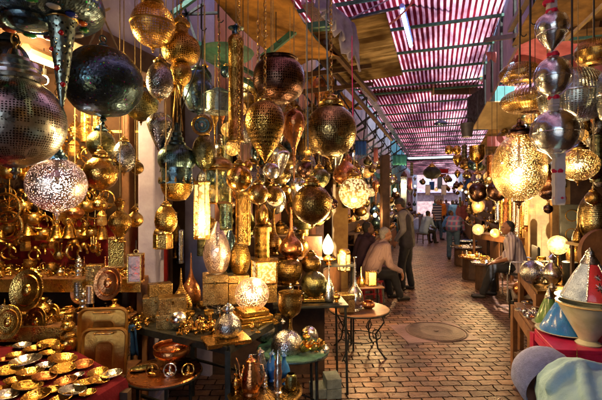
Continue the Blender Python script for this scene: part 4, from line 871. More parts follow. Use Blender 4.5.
def put(kind, loc, rz, base, scale=None):
    p = protos[kind]
    if kind not in used: used.add(kind); o = p; o.location = loc; o.rotation_euler = (0, 0, rz); o.scale = (scale or 1,)*3
    else: o = copy_thing(p, loc, rz, scale=scale)
    auto(o, base); return o
nmk = {'hoop': 'thin brass hoop', 'hoopl': 'large brass hoop', 'bell': 'brass hand bell', 'cup': 'round brass pot', 'ladle': 'brass ladle', 'lan': 'tiny pierced lantern', 'kn': 'brass door knocker', 'hand': 'brass hand ornament'}
rw = random.Random(4)
rows = [(138, 'highest row', ['lan', 'cup', 'kn', 'hand'], 12), (158, 'second row', ['kn', 'cup', 'hoop', 'hand', 'lan'], 14), (178, 'third row', ['kn', 'hand', 'cup', 'ladle', 'lan'], 15), (196, 'fourth row', ['hoop', 'hand', 'kn', 'ladle'], 14), (210, 'fifth row', ['hoopl', 'hoop', 'cup', 'ladle', 'cup'], 15), (224, 'sixth row', ['kn', 'hoop', 'ladle', 'hand', 'lan', 'cup'], 16), (239, 'bell row', ['bell', 'lan', 'cup', 'bell', 'hand'], 15), (252, 'lowest row', ['kn', 'hand', 'lan', 'kn'], 13)]
for py, rn, kinds, cnt in rows:
    for i in range(cnt):
        k = kinds[(i*7+rw.randrange(2)) % len(kinds)]; px = -2+(112 if py < 200 else 106)*(i+.5)/cnt+rw.uniform(-2, 2)
        put(k, P(px, py+rw.uniform(-4, 4), 3.36+rw.uniform(-.12, .10)), rw.uniform(-.6, .6), f'{nmk[k]} in the {rn} on the shop wall', rw.uniform(1.1, 1.75))
for k, (px, py) in (('bell', (57, 238)), ('bell', (69, 238)), ('hoopl', (8, 226)), ('hoopl', (6, 208))): put(k, P(px, py, 3.15), 0, f'{nmk[k]} hung nearest the front of the shop wall', 1.5)
# standing goods on shelves
def plate(px, py, w, h, Z, mat, label, tilt=72, rz=0, rim='gold', shape='round', cat='plate', square=False):
    o = thing('embossed_plate', label, cat, P(px, py+h/2, Z), rz); r = S(w, Z)/2; k = h/w
    m = Matrix.Translation((0, .0, r*k)) @ Matrix.Rotation(R(tilt), 4, 'X') @ Matrix.Diagonal((1, k, 1, 1))
    M().lathe([(.001, .006), (r*.55, .006), (r*.7, .014), (r*.74, .008), (r*.96, .014), (r, .010), (r*.98, .0), (.001, -.004)], 36, mtx=m).build('dish', mat, o)
    M().lathe([(.001, .024), (r*.2, .020), (r*.28, .008)], 20, mtx=m).build('boss', rim, o)
    return o
plate(27, 290, 34, 42, 2.75, 'gold', 'tall oval gold platter leaning on the shelf with a bright sheen', 78)
plate(8, 322, 26, 34, 2.6, 'gold_engraved', 'round topped embossed plate leaning at the far left', 76, .2)
plate(36, 322, 24, 30, 2.75, 'old_gold', 'embossed old gold plate standing below the tall oval platter', 76, -.1)
plate(52, 318, 20, 28, 2.85, 'gold_engraved', 'arched brass plate leaning left of the stack of round boxes', 76, -.2)
plate(82, 292, 22, 24, 3.05, 'copper', 'shiny copper orange plate on the lower shelf', 74, 0, 'copper')
plate(108, 283, 28, 34, 2.8, 'copper', 'glowing amber copper plate under the square slotted lantern', 80, 0, 'copper')
def boxy(px, py, w, h, d, Z, mat, label, rz=.3, lid=True, cat='box', name='metal_box', z=None):
    loc = P(px, py+h/2, Z); o = thing(name, label, cat, loc, rz); W = S(w, Z)/2; H = S(h, Z); D = S(d, Z)/2
    if mat in ('old_gold', 'gold_engraved', 'brass') and cat != 'tray': mat = 'box_brass'
    M().box((-W, -D, 0), (W, D, H*(.72 if lid else 1))).build('case', mat, o, smooth=False, bevel=.003)
    if lid: M().box((-W-.002, -D-.002, H*.74), (W+.002, D+.002, H)).build('lid', mat, o, smooth=False, bevel=.004)
    M().box((-W*.5, -D*.4, H+.0005), (W*.5, D*.4, H+.003)).build('top_inlay', 'old_gold', o, smooth=False)
    M().box((-.008, -D-.006, H*.6), (.008, -D-.002, H*.8)).build('clasp', 'gold', o.children[0], smooth=False); return o
boxy(95, 272, 14, 15, 12, 2.95, 'gold_engraved', 'brass box standing on the upper shelf right end', .2)
for i, (px, py, w, h, Z) in enumerate(((90, 294, 8, 18, 2.9), (78, 290, 8, 16, 2.95))):
    lamp('tube', px, py, w, h, Z, 'silver_pierced' if i == 0 else 'silver_engraved', ('silver pierced cup on the lower shelf', 'silver engraved beaker beside the pierced cup')[i], cat='beaker', name='metal_beaker', top='stand', cap=None)
lamp('barrel', 68, 344, 15, 13, 2.5, 'gold', 'lowest round brass box of the little stack beside the trays', cat='box', name='round_box', top='stand', cap=None)
for i, (py, lab) in enumerate(((335, 'middle round brass box of the little stack beside the trays'), (326, 'top round brass box of the little stack beside the trays'))): lamp('oblate', 68, py, 14-i, 9, 2.5, 'gold_engraved', lab, cat='box', name='round_box', top='stand', cap=None)
# leaning rectangular trays
def tray(cx, top, bot, x0, x1, Z, label, lean, mat):
    w = S(x1-x0, Z); h = S(bot-top, Z); o = thing('rectangular_tray', label, 'tray', P(cx, bot, Z), .12)
    q = Matrix.Rotation(R(-lean), 4, 'X'); n = 5
    def rr(w_, h_, r, y, z0):
        pts = []
        for (sx, sz, a0) in ((1, 1, 0), (-1, 1, 90), (-1, -1, 180), (1, -1, 270)):
            for k in range(n+1): a = R(a0+90*k/n); pts.append((sx*(w_/2-r)+r*cos(a), y, z0+h_/2+sz*(h_/2-r)+r*sin(a)))
        return pts
    m = M(); rings = [rr(w, h, .05, 0, 0), rr(w, h, .05, -.02, 0), rr(w-.02, h-.02, .045, -.024, .01), rr(w-.04, h-.04, .04, -.004, .02), rr(w-.16, h-.16, .03, -.002, .08), rr(w-.18, h-.18, .03, -.008, .09), rr(w-.2, h-.2, .03, -.002, .10)]
    for rg in rings: m.v += [tuple(q @ Vector(p)) for p in rg]
    L = 4*(n+1)
    for i in range(len(rings)-1):
        for k in range(L): k2 = (k+1) % L; m.f.append((i*L+k, i*L+k2, (i+1)*L+k2, (i+1)*L+k))
    m.f.append(tuple(range((len(rings)-1)*L, len(rings)*L))); m.f.append(tuple(range(L-1, -1, -1))); m.build('tray_panel', mat, o, angle=30)
    M().tube([tuple(q @ Vector(p)) for p in ((-.06, -.025, h-.03), (-.05, -.05, h-.03), (.05, -.05, h-.03), (.06, -.025, h-.03))], .006, 8).build('handle', 'brass', o); return o
plain('tray_brass', (.55, .30, .07), (.38, .18, .04), .38, 8, .3, 50, mtl=.85)
tray(101, 309, 392, 78, 126, 2.62, 'larger brass tray leaning behind the other one beside the dish table', 6, 'tray_brass')
tray(102, 330, 402, 80, 125, 2.50, 'smaller brass tray with raised rim leaning in front of the larger one', 8, 'tray_brass')
# dish table with crimson cloth
TZ = .76
poly = [(-2.95, 1.45), (-1.12, 1.50), (-.93, 2.12), (-1.44, 2.53), (-2.95, 2.72)]
o = thing('dish_table', 'low wooden table under the crimson cloth', 'table', (-1.75, 2.2, 0)); oc = Vector((-1.75, 2.2, 0)); m = M()
for z in (TZ-.05, TZ-.012): m.v += [tuple(Vector((x*.99-.02, y*.99, z))-oc) for x, y in poly]
m.f += [(4, 3, 2, 1, 0), (5, 6, 7, 8, 9)]+[(i, (i+1) % 5, 5+(i+1) % 5, 5+i) for i in range(5)]; m.build('tabletop', 'dark_wood', o, smooth=False)
for x, y in poly[:]: M().box((x*.96-.05+1.75, y*.97-2.2, 0), (x*.96+1.75, y*.97-2.15, TZ-.05)).build('leg', 'dark_wood', o, smooth=False)
m = M(); per = []
for i in range(5):
    a = Vector(poly[i]); b_ = Vector(poly[(i+1) % 5]); n = max(3, int((b_-a).length/.04))
    for k in range(n): per.append(a+(b_-a)*k/n)
cen = Vector((-1.9, 2.1)); L = len(per); LV = [(.0, 0), (.35, 0), (.7, 0), (.97, 0), (1.0, -.006), (1.012, -.03), (1.02, -.12), (1.03, -.24), (1.035, -.36)]
for (s, dz) in LV[1:]:
    for i, p in enumerate(per):
        w_ = 0 if dz > -.02 else (.018*sin(i*.9)+.010*sin(i*2.3))*min(1, -dz*5); d = (p-cen); q = cen+d*s+d.normalized()*w_; m.v.append((q.x, q.y, TZ-.004+dz+.003*sin(q.x*17)*sin(q.y*13)*(dz == 0)))
m.v.append((cen.x, cen.y, TZ-.004)); e = len(m.v)-1
for j in range(len(LV)-2):
    for i in range(L): i2 = (i+1) % L; m.f.append((j*L+i, j*L+i2, (j+1)*L+i2, (j+1)*L+i))
for i in range(L): m.f.append((e, (i+1) % L, i))
c = m.build('table_cloth', 'crimson_velvet'); c.modifiers.new('t', 'SOLIDIFY').thickness = .004; tagit(c, 'crimson velvet cloth spread under the shiny dishes', 'tablecloth')
dishes = [(5, 361, 15, 'copper'), (16, 357, 18, 'gold'), (26, 364, 28, 'silver'), (36, 351, 22, 'gold'), (9, 373, 24, 'gold_engraved'), (17, 383, 24, 'gold'), (4, 389, 14, 'gold'), (6, 397, 22, 'silver'), (27, 389, 27, 'gold_engraved'), (30, 375, 24, 'gold'), (45, 367, 17, 'silver'), (44, 379, 22, 'copper'), (62, 362, 26, 'gold'), (63, 371, 23, 'gold_engraved'), (83, 366, 19, 'copper'), (37, 398, 26, 'gold'), (52, 391, 17, 'gold'), (66, 383, 21, 'copper'), (72, 393, 25, 'silver'), (61, 401, 22, 'gold'), (78, 376, 13, 'silver'), (85, 385, 22, 'gold_engraved'), (98, 374, 19, 'gold'), (98, 382, 20, 'gold'), (112, 376, 20, 'silver'), (50, 355, 20, 'gold'), (48, 345, 20, 'gold_engraved'), (60, 349, 16, 'gold'), (22, 347, 16, 'silver'), (88, 394, 16, 'gold')]
dm = {'copper': 'pinkish copper dish', 'gold': 'plain gold dish', 'gold_engraved': 'engraved gold dish', 'silver': 'silvery dish'}
prot = {}
for px, py, w, mat in dishes:
    Z = (CAMH-TZ-.006)*F/(py-CY); Z = min(Z, 2.56); loc = P(px, py, Z); loc.z = TZ; r = S(w, Z)/2; r = min(r, .10)
    if mat not in prot:
        d = thing('shiny_dish', '', 'dish', loc, 0, 'shiny dishes on the crimson cloth'); 
        lathe_part('bowl', [(.001, .02), (.30, .0), (.40, .05), (.62, .10), (.90, .34), (1, .40), (.98, .43), (.86, .36), (.60, .15), (.40, .09), (.001, .08)], .1, .1, 0, mat, d, 40, flute=.03, nf=14)
        M().torus((0, 0, .040), .1, .0025, 40, 6).build('rim', mat, d)
        prot[mat] = d
    else: d = copy_thing(prot[mat], loc, random.uniform(0, 6))
    d.scale = (r/.1,)*3; d.rotation_euler = (random.uniform(-.12, .12), random.uniform(-.12, .12), random.uniform(0, 6))
    auto(d, f"{dm[mat]} {'at the front' if py > 384 else 'in the middle' if py > 368 else 'at the back'} of the crimson cloth")
# ------------------------------------------------------------------ tables and goods in the middle
def zat(base, zs): return (CAMH-zs)*F/(base-CY)
def stand(kind, px, base, w, h, zs, mat, label, **k):
    Z = k.pop('Z', None) or zat(base, zs); k.setdefault('top', 'stand'); k.setdefault('cap', None); k.setdefault('seg', 32); k.setdefault('cat', 'vessel')
    o = lamp(kind, px, base-h/2, w, h, Z, mat, label, **k); o.location.z = zs if 'Z0' not in k else zs; return o
BT = .80
o = thing('iron_table', 'black iron framed table crowded with brass boxes and lamps', 'table', (-.447, 2.45, 0))
c1 = Vector((0, 0, 0)); c0 = Vector((-.783, .43, 0)); c2 = Vector((.287, .6, 0)); c3 = c0+c2
m = M(); b = 0
for z in (BT-.035, BT-.008): m.v += [tuple(c+Vector((0, 0, z))) for c in (c1, c2, c3, c0)]
m.f += [(0, 3, 2, 1), (4, 5, 6, 7), (0, 1, 5, 4), (1, 2, 6, 5), (2, 3, 7, 6), (3, 0, 4, 7)]; m.build('tabletop', 'black_iron', o, smooth=False)
m = M(); zz = Vector((0, 0, BT-.02))
for a, b_ in ((c1, c2), (c2, c3), (c3, c0), (c0, c1)): m.bar(a+zz, b_+zz, .03, .045)
m.build('edge_frame', 'black_iron', o, smooth=False)
for c in (c1, c2, c3, c0): M().bar(c+Vector((0, 0, 0)), c+zz, .032).build('leg', 'black_iron', o, smooth=False)
for a, b_ in ((c1, c2), (c0, c1), (c2, c3)): M().bar(a+Vector((0, 0, .32)), b_+Vector((0, 0, .32)), .018).build('stretcher', 'black_iron', o, smooth=False)
def iron_table(px, base_foot, top_px_y, w, d, label, round_=False, topmat='dark_wood', curl=True, rz=.1, Z=None, legs=4, rimmat='black_iron'):
    Z = Z or 680/(base_foot-CY); z = CAMH-(top_px_y-CY)*Z/F; o = thing('small_table', label, 'table', ((px-CX)*Z/F, Z, 0), rz)
    if round_: M().lathe([(.001, z-.02), (w/2, z-.02), (w/2+.006, z-.008), (w/2, z), (.001, z)], 40).build('tabletop', topmat, o); M().torus((0, 0, z-.016), w/2, .010, 40, 8).build('edge_ring', rimmat, o)
    else: M().box((-w/2, -d/2, z-.022), (w/2, d/2, z)).build('tabletop', topmat, o, smooth=False, bevel=.004)
    for k in range(legs):
        a = 2*pi*k/legs+pi/4; x, y = (w*.42*cos(a), w*.42*sin(a)) if round_ else (w/2*.92*(1 if cos(a) > 0 else -1), d/2*.9*(1 if sin(a) > 0 else -1))
        if curl: m = M().tube([(x, y, z-.02), (x*1.12, y*1.12, z*.8), (x*.75, y*.75, z*.5), (x*.85, y*.85, z*.2), (x*1.2, y*1.2, 0)], .009, 8)
        else: m = M().tube([(x, y, z-.02), (x*1.05, y*1.05, 0)], .011, 8)
        if curl: m.torus((x*.8, y*.8, z*.5), .05, .006, 16, 6, Matrix.Rotation(a, 4, 'Z') @ Matrix.Rotation(R(90), 4, 'X'))
        m.build('leg', 'black_iron', o)
    M().torus((0, 0, z*.35), min(w, d)*.36, .006, 28, 6).build('brace_ring', 'black_iron', o)
    return o, z, Z
t2, t2z, t2Z = iron_table(308, 300, 299, .66, .5, 'black iron table behind the crowded one holding gold globes', Z=3.7, curl=False, topmat='black_iron')
t3, t3z, t3Z = iron_table(359, 352, 308, .66, .6, 'little round table with curly iron legs and an orange wooden top', True, 'wood')
t4, t4z, t4Z = iron_table(368, 300, 285, .40, .34, 'small dark side table holding the lit candle lantern', curl=False, Z=5.9)
t5, t5z, t5Z = iron_table(165, 395, 370, .44, .44, 'round orange tray table at the left below the black table', True, 'copper', curl=False, Z=2.5, legs=3)
# trays on stands
t6, t6z, t6Z = iron_table(293, 395, 347, .50, .5, 'green grey round metal tray on a tall iron stand', True, 'green_paint', curl=False, Z=2.85, legs=4, rimmat='teal_iron')
t7, t7z, t7Z = iron_table(265, 395, 388, .45, .45, 'low round engraved brass tray table holding teapots', True, 'old_gold', curl=False, Z=2.5, legs=3, rimmat='brass')
# metal boxes on the black table
boxy(154, 317, 22, 15, 16, 3.02, 'old_gold', 'lowest left brass box of the box pile on the black table')
boxy(168, 320, 22, 15, 16, 2.86, 'old_gold', 'lowest right brass box of the box pile on the black table')
boxy(156, 303, 24, 15, 16, 3.02, 'gold_engraved', 'upper left square brass box with slotted lid on the pile', lid=False)
boxy(172, 304, 26, 16, 18, 2.88, 'gold_engraved', 'pale engraved long box on top of the pile', .4, lid=False)
boxy(160, 289, 22, 12, 14, 3.02, 'gold_engraved', 'topmost small engraved box at the back of the pile', .5, lid=False)
stand('globe', 178, 328, 18, 18, BT, 'silver', 'small shiny steel ball in front of the brass boxes', cat='ball', name='metal_ball')
o = stand('bulbdown', 228, 339, 27, 30, BT, 'silver_engraved', 'silver engraved ball jar with a little dome at the corner of the black table', cat='jar', cap='silver', top='stand', seg=40)
boxy(226, 341, 44, 4, 30, 2.56, 'gold', 'flat brass tray under the silver engraved ball jar', .45, lid=False, cat='tray', name='flat_tray').location.z = BT-.006
heap('brass_trinkets', -.85, -.42, 2.66, 2.95, BT, 110, 'brass keys and small ornaments scattered on the black table', 9)
for i, (px, py, lab) in enumerate(((193, 330, 'pointed brass leaf ornament nearest the table edge'), (202, 327, 'second pointed brass leaf ornament beside the ball jar'), (212, 326, 'third pointed brass leaf ornament close to the ball jar'))):
    Z = zat(py, BT); o = thing('leaf_ornament', lab, 'ornament', (S(px-CX, Z), Z, BT), .6+.2*i, 'brass leaf ornaments on the black table'); M().sph((0, 0, .008), .035, 16, 8, (2.0, .55, .22)).build('leaf', 'gold', o); M().tube([(-.07, 0, .008), (-.10, 0, .02)], .004, 6).build('stalk', 'gold', o)
stand('spire', 181, 312, 22, 44, BT, 'gold_pierced_coarse', 'pierced gold onion spire between the boxes and the pedestal boxes', cat='lamp', name='spire_lamp', seg=36)
stand('spire', 191, 304, 20, 50, .84, 'copper', 'taller coppery gold bottle with a needle spire', cat='bottle', name='spire_bottle', Z=3.35)
boxy(215, 288, 24, 29, 22, 3.2, 'old_gold', 'wooden gold pedestal box under the silver teardrop lamp', .25, cat='pedestal', name='pedestal_box')
boxy(238, 288, 20, 28, 18, 3.3, 'brass', 'pedestal box under the gold egg lamp', .25, cat='pedestal', name='pedestal_box')
o = lamp('teardrop', 217, 247, 27, 52, 3.2, 'silver_pierced', 'tall silver pierced teardrop lamp on a pedestal box', top='stand', cap=None, seg=44, lit='bulb_far', cat='lamp')
lathe_part('foot', [(.44, -.06), (.5, -.02), (.42, .02)], S(13, 3.2), 1, 0, 'silver', o, 24, scaleboth=True)
o = lamp('teardrop', 240, 254, 21, 40, 3.3, 'gold_engraved', 'gold engraved egg lamp with pointed top on a pedestal box', top='stand', cap=None, seg=40, cat='lamp')
lathe_part('point', [(.08, .0), (.05, .3), (.001, .6)], S(10, 3.3), 1, S(40, 3.3)*.98, 'gold', o, 12, scaleboth=True)
lamp('teardrop', 230, 250, 16, 48, 3.6, 'steel_blue', 'blue steel teardrop lamp between the silver and the gold one', top='stand', cap=None, cat='lamp')
# lit ball on tiered base
o = thing('tiered_stand', 'square tiered brass base under the lit pierced ball', 'stand', P(252, 322, 3.0), .5); q = S(19, 3.0)
for i, k in enumerate((1, .86, .7)): M().box((-q*k, -q*k, i*.036), (q*k, q*k, i*.036+.032)).build('tier', 'gold_engraved', o, smooth=False, bevel=.004)
o = lamp('globe', 252, 294, 34, 33, 3.0, 'silver_pierced', 'lit silver pierced ball lamp glowing on its tiered base', top='stand', cap=None, seg=44, lit='bulb_far', cat='lamp')
glazed(264, 271, 25, 23, 3.35, 4, 'lit square lantern with glowing fretwork panes', frame='gold', glow='glow_white', dome=False, top='stand', rz=.35, cat='lamp')
boxy(264, 292, 22, 18, 18, 3.35, 'old_gold', 'dark brass box lifting the lit square lantern', .35, cat='box')
# back row on a wall shelf
o = thing('rear_stand', 'dark stepped wooden stand behind the lamps in the middle', 'stand', P(262, 262, 4.0)); o.location.z = 0
for i in range(3): M().box((-.75, -.1+.25*i, 0 if i == 0 else .02), (.62, .15+.25*i-.003, .86+.22*i)).build('step', 'dark_wood', o, smooth=False)
stand('tube', 262, 262, 16, 36, 1.08, 'gold_engraved', 'gold engraved canister standing behind the lit square lantern', Z=4.0, name='metal_canister')
stand('egg', 262, 228, 13, 22, 1.44, 'gold', 'gold egg ornament on top of the engraved canister', Z=4.0, name='egg_ornament', cat='ornament')
stand('longneck', 274, 255, 16, 46, 1.14, 'old_gold', 'dark gold bottle right of the engraved canister', Z=4.1, name='longneck_bottle', cat='bottle')
stand('longneck', 291, 259, 24, 54, 1.12, 'copper', 'large coppery long necked bottle under the drop lamp', Z=3.8, name='longneck_bottle', cat='bottle', seg=40)
stand('tube', 180, 262, 8, 34, 1.10, 'silver', 'thin silver cylinder behind the needle spire bottle', Z=3.8, name='metal_canister')
stand('vase', 175, 250, 12, 46, 1.15, 'old_gold', 'slim old gold vase left of the needle spire bottle', Z=3.8, name='metal_vase', cat='vase')
stand('barrel', 205, 232, 12, 16, 1.4, 'dark_copper', 'dark round pot on the rear stand left of the teardrop lamp', Z=4.1, name='round_pot')
stand('ewer', 248, 240, 14, 36, 1.3, 'bronze_green', 'green bronze ewer on the rear stand', Z=4.2, name='brass_ewer', cat='ewer')
# goods on table 2
T2 = t2z
boxy(314, 298, 24, 3, 20, t2Z-.05, 'gold', 'flat gold tray under the green gold ball', .1, lid=False, cat='tray', name='flat_tray')
lamp('globe', 314, 284, 26, 26, t2Z-.05, 'bronze_green', 'green gold shining ball on a flat gold tray', top='stand', cap=None, seg=40, cat='ball', name='metal_ball')
lamp('globe', 311, 264, 20, 20, t2Z+.12, 'old_gold', 'smaller gold ball behind the green gold ball', top='stand', cap='old_gold', cat='ball', name='metal_ball')
lamp('bowl', 288, 271, 29, 26, t2Z, 'old_gold', 'big gold globe bowl on the middle iron table', top='stand', cap=None, seg=40, cat='bowl', name='globe_bowl')
lathe_part('ring_stand', [(.7, 0), (.78, .06), (.5, .2), (.55, .3)], S(14, t2Z), 1, 0, 'gold', bpy.data.objects.get('globe_bowl'), 28, scaleboth=True)
lamp('goblet', 290, 313, 24, 42, 2.95, 'old_gold', 'dark gold goblet vase standing at the back of the green tray', top='stand', cap=None, seg=36, cat='vase', name='goblet_vase')
stand('spire', 329, 297, 12, 42, T2, 'silver', 'slim silver spire bottle at the right end of the iron table', Z=3.6, cat='bottle', name='spire_bottle')
stand('vase', 302, 262, 13, 26, 1.05, 'old_gold', 'old gold vase left of the lit flame shaped lamp', Z=4.4, cat='vase', name='metal_vase')
stand('tube', 305, 246, 8, 22, 1.2, 'brass', 'brass tube vase beside the shuttered window', Z=4.5, name='metal_canister')
o = thing('lamp_shelf', 'narrow iron shelf holding the flame shaped lamp', 'shelf', (S(325-CX, 4.5), 4.6, 0)); M().box((-.28, -.12, .95), (.34, .14, .97)).build('shelf_board', 'black_iron', o, smooth=False)
for x in (-.26, .32): M().box((x-.01, -.10, 0), (x+.01, -.08, .95)).build('leg', 'black_iron', o, smooth=False); M().box((x-.01, .10, 0), (x+.01, .12, .95)).build('leg', 'black_iron', o, smooth=False)
lamp('teardrop', 328, 244, 11, 20, 4.5, 'flame', 'brilliant flame shaped glass lamp lit on the iron shelf', top='stand', cap=None, cat='lamp', name='flame_lamp')
stand('vase', 328, 262, 12, 12, .97, 'gold', 'brass foot vase under the flame shaped lamp', Z=4.5, cat='vase', name='metal_vase')
glazed(344, 262, 12, 18, 4.6, 6, 'small arched lit lantern right of the flame shaped lamp', frame='brass', glow='glow_glass', dome=True, top='stand', cat='lamp')
boxy(346, 302, 15, 17, 14, t3Z-.16, 'old_gold', 'square greenish brass box on the little round table', .1)
stand('longneck', 355, 308, 17, 54, t3z, 'silver', 'pale silver long necked vase on the little round table', Z=t3Z-.12, cat='vase', name='longneck_vase', seg=36)
stand('barrel', 338, 304, 9, 12, t3z, 'brass', 'brass cup at the left of the little round table', Z=t3Z, name='brass_cup', cat='cup')
stand('bowl', 368, 306, 14, 7, t3z, 'copper', 'shallow copper bowl at the right of the little round table', Z=t3Z, name='copper_bowl', cat='bowl')
glazed(371, 278, 10, 14, 5.85, 4, 'lit amber candle lantern beside the old man', frame='gold', glow='glow_amber', dome=False, top='stand', rz=.2, cat='lamp')
stand('spire', 361, 285, 9, 20, t4z, 'gold', 'small gold cone lamp glowing left of the candle lantern', Z=5.8, cat='lamp', name='spire_lamp')
# green tray: silver bowls and gold scalloped cups
stand('dome', 287, 350, 32, 20, t6z, 'silver_engraved', 'upturned silver engraved bowl on the green tray', cat='bowl', name='silver_bowl', seg=40)
o = stand('bowl', 270, 340, 24, 18, t6z, 'silver_engraved', 'silver engraved bowl lying tilted at the left of the green tray', cat='bowl', name='silver_bowl', seg=40); o.rotation_euler = (.3, -.7, 0); o.location.z += .03
stand('dome', 309, 338, 18, 12, t6z, 'silver', 'small silver dome behind the gold scalloped cups', cat='bowl', name='silver_bowl')
for i, (px, lab) in enumerate(((301, 'leftmost gold scalloped cup on the green tray'), (309, 'middle gold scalloped cup on the green tray'), (318, 'rightmost gold scalloped cup on the green tray'))):
    Z = 2.72+.02*i; o = thing('scalloped_cup', lab, 'cup', (S(px-CX, Z), Z, t6z), i, 'gold scalloped cups on the green tray'); o.rotation_euler = (0, .75, .4*i-.3); o.location.z += .022
    lathe_part('cup', [(.3, 0), (.5, .1), (.9, .7), (1, 1.25), (.94, 1.2), (.8, .7), (.3, .12)], .036, .05, 0, 'gold', o, 40, flute=.10, nf=10)
# teapots
def teapot(px, base, w, h, zs, mat, label, Z=None, tall=True, rz=0, spout=True):
    Z = Z or zat(base, zs); o = thing('teapot', label, 'teapot', (S(px-CX, Z), Z, zs), rz, 'teapots on the low brass tray'); r = S(w, Z)/2; H = S(h, Z)
    pr = spl([(.80, 0), (.86, .04), (.78, .10), (1, .22), (.86, .45), (.6, .66), (.48, .76)]) if tall else spl([(.5, 0), (.6, .03), (.9, .2), (1, .36), (.8, .58), (.45, .7)])
    lathe_part('pot', pr, r, H, 0, mat, o, 32); zt = pr[-1][1]*H
    lathe_part('lid', spl([(.52, 0), (.54, .03), (.36, .12), (.14, .2), (.10, .26), (.16, .30), (.001, .36)]), r, r*1.6, zt, mat, o, 24)
    M().tube([(r*.8, 0, H*.30), (r*1.25, 0, H*.38), (r*1.35, 0, H*.62), (r*1.7, 0, H*.78)], r*.14, 10, r*.07).build('spout', mat, o)
    M().tube([(-r*.55, 0, H*.70), (-r*1.3, 0, H*.72), (-r*1.5, 0, H*.5), (-r*1.2, 0, H*.3), (-r*.85, 0, H*.24)], r*.075, 8).build('handle', mat, o); return o
teapot(251, 399, 20, 44, t7z, 'copper', 'tall copper teapot at the front of the low brass tray', rz=2.8, Z=2.42)
teapot(260, 385, 16, 42, t7z, 'silver_engraved', 'silver teapot behind the tall copper one', rz=.3, Z=2.56)
teapot(243, 385, 13, 26, t7z, 'gold', 'small gold teapot at the left edge of the low brass tray', tall=False, rz=2.6, Z=2.52)
teapot(272, 380, 12, 24, t7z, 'brass', 'small brass teapot near the back of the low brass tray', tall=False, rz=.2, Z=2.62)
stand('tower', 278, 401, 13, 46, t7z, 'silver', 'silver tower shaped pot with stacked rings on the low tray', Z=2.40, cat='pot', name='tower_pot')
stand('ewer', 272, 380, 14, 30, t7z, 'blue_cloth', 'blue enamel jug behind the stacked ring pot', Z=2.60, cat='jug', name='blue_jug'); bpy.data.objects['blue_jug'].children[0].data.materials[0] = MAT['glaze_blue']
o = stand('ewer', 284, 384, 12, 32, t7z, 'glaze_blue', 'second blue enamel jug nearer the tray edge', Z=2.55, cat='jug', name='blue_jug')
stand('barrel', 291, 392, 12, 16, t7z, 'bronze_green', 'green glass tea glass holder at the right of the low tray', Z=2.48, cat='cup', name='tea_glass')
stand('vase', 236, 392, 9, 18, t7z, 'gold', 'little gold vase at the far left of the low tray', Z=2.45, cat='vase', name='metal_vase')
# orange tray table
stand('goblet', 172, 369, 36, 22, t5z, 'copper', 'wide copper footed bowl on the orange tray table', cat='bowl', name='footed_bowl', Z=2.55, seg=40)
for i, (px, py, lab) in enumerate(((152, 374, 'left ringed brass ornament on the orange tray table'), (170, 376, 'silver ringed ornament in the middle of the orange tray table'), (188, 374, 'right ringed brass ornament on the orange tray table'))):
    Z = 2.42; o = thing('ring_ornament', lab, 'ornament', (S(px-CX, Z), Z, t5z), i*.3, 'ringed ornaments on the orange tray table'); mt = Matrix.Rotation(R(70), 4, 'X')
    mm = 'silver' if i == 1 else 'gold'; M().torus((0, 0, .034), .036, .0045, 28, 8, mt).build('ring', mm, o); lathe_part('figure', PROF['tower'], .016, .06, .004, mm, o, 14); M().sph((0, -.005, .016), .02, 12, 8, (1.3, 1, .6)).build('base', mm, o)
o = thing('leaf_dish', 'dark greenish leaf shaped dish at the left of the orange tray table', 'dish', (S(142-CX, 2.5), 2.5, t5z+.012), .5); M().sph((0, 0, 0), .05, 20, 10, (1.5, .8, .22)).build('dish', 'bronze_green', o); M().torus((0, 0, .006), .05, .003, 24, 6, Matrix.Diagonal((1.5, .8, 1, 1))).build('rim', 'brass', o)
# blue cloth hanging from the table, concrete blocks, red stool
o = thing('blue_rag', 'bright blue rag hanging from the corner of the black table', 'rag', P(131, 324, 2.8)); m = M()
for i in range(7):
    for k in range(8): m.v.append((-.03+.012*i+.006*k*.5, -.02+.012*sin(i*2), -.03*k))
for i in range(6):
    for k in range(7): a = i*8+k; m.f.append((a, a+1, a+9, a+8))
c = m.build('cloth', 'blue_cloth', o, angle=80); c.modifiers.new('t', 'SOLIDIFY').thickness = .006
o = thing('pale_pole', 'thin pale metal pole standing left of the orange tray table', 'pole', P(129, 399, 2.75)); o.location.z = 0; M().tube([(0, 0, 0), (0, 0, .79)], .010, 10).build('shaft', 'silver', o)
def block(px, base, label, z=0):
    Z = 3.5; o = thing('concrete_block', label, 'block', (S(px-CX, Z), Z, z), .15, 'grey concrete blocks by the tray stand'); m = M(); m.box((-.065, -.09, 0), (.065, .09, .084)); m.build('block', 'concrete', o, smooth=False, bevel=.006); M().box((-.022, -.045, .0845), (.022, .045, .086)).build('recess', 'concrete', o, smooth=False)
block(332, 394, 'lower grey green concrete block by the tray stand'); block(332, 384, 'upper grey green concrete block stacked by the tray stand', .0855); block(318, 397, 'single concrete block left of the stacked pair')
def stool(loc, w, h, mat, label, rz=0, name='stool', top=None):
    o = thing(name, label, 'stool', loc, rz); M().box((-w/2, -w/2, h-.035), (w/2, w/2, h)).build('seat', top or mat, o, smooth=False, bevel=.005)
    for sx in (-1, 1):
        for sy in (-1, 1): M().bar((sx*w*.44, sy*w*.44, 0), (sx*w*.38, sy*w*.38, h-.035), .03).build('leg', mat, o, smooth=False)
        M().bar((sx*w*.42, -w*.42, h*.4), (sx*w*.42, w*.42, h*.4), .02).build('stretcher', mat, o, smooth=False)
    return o

# ------------------------------------------------------------------ right stall
RG = 'lanterns hanging over the right stalls'
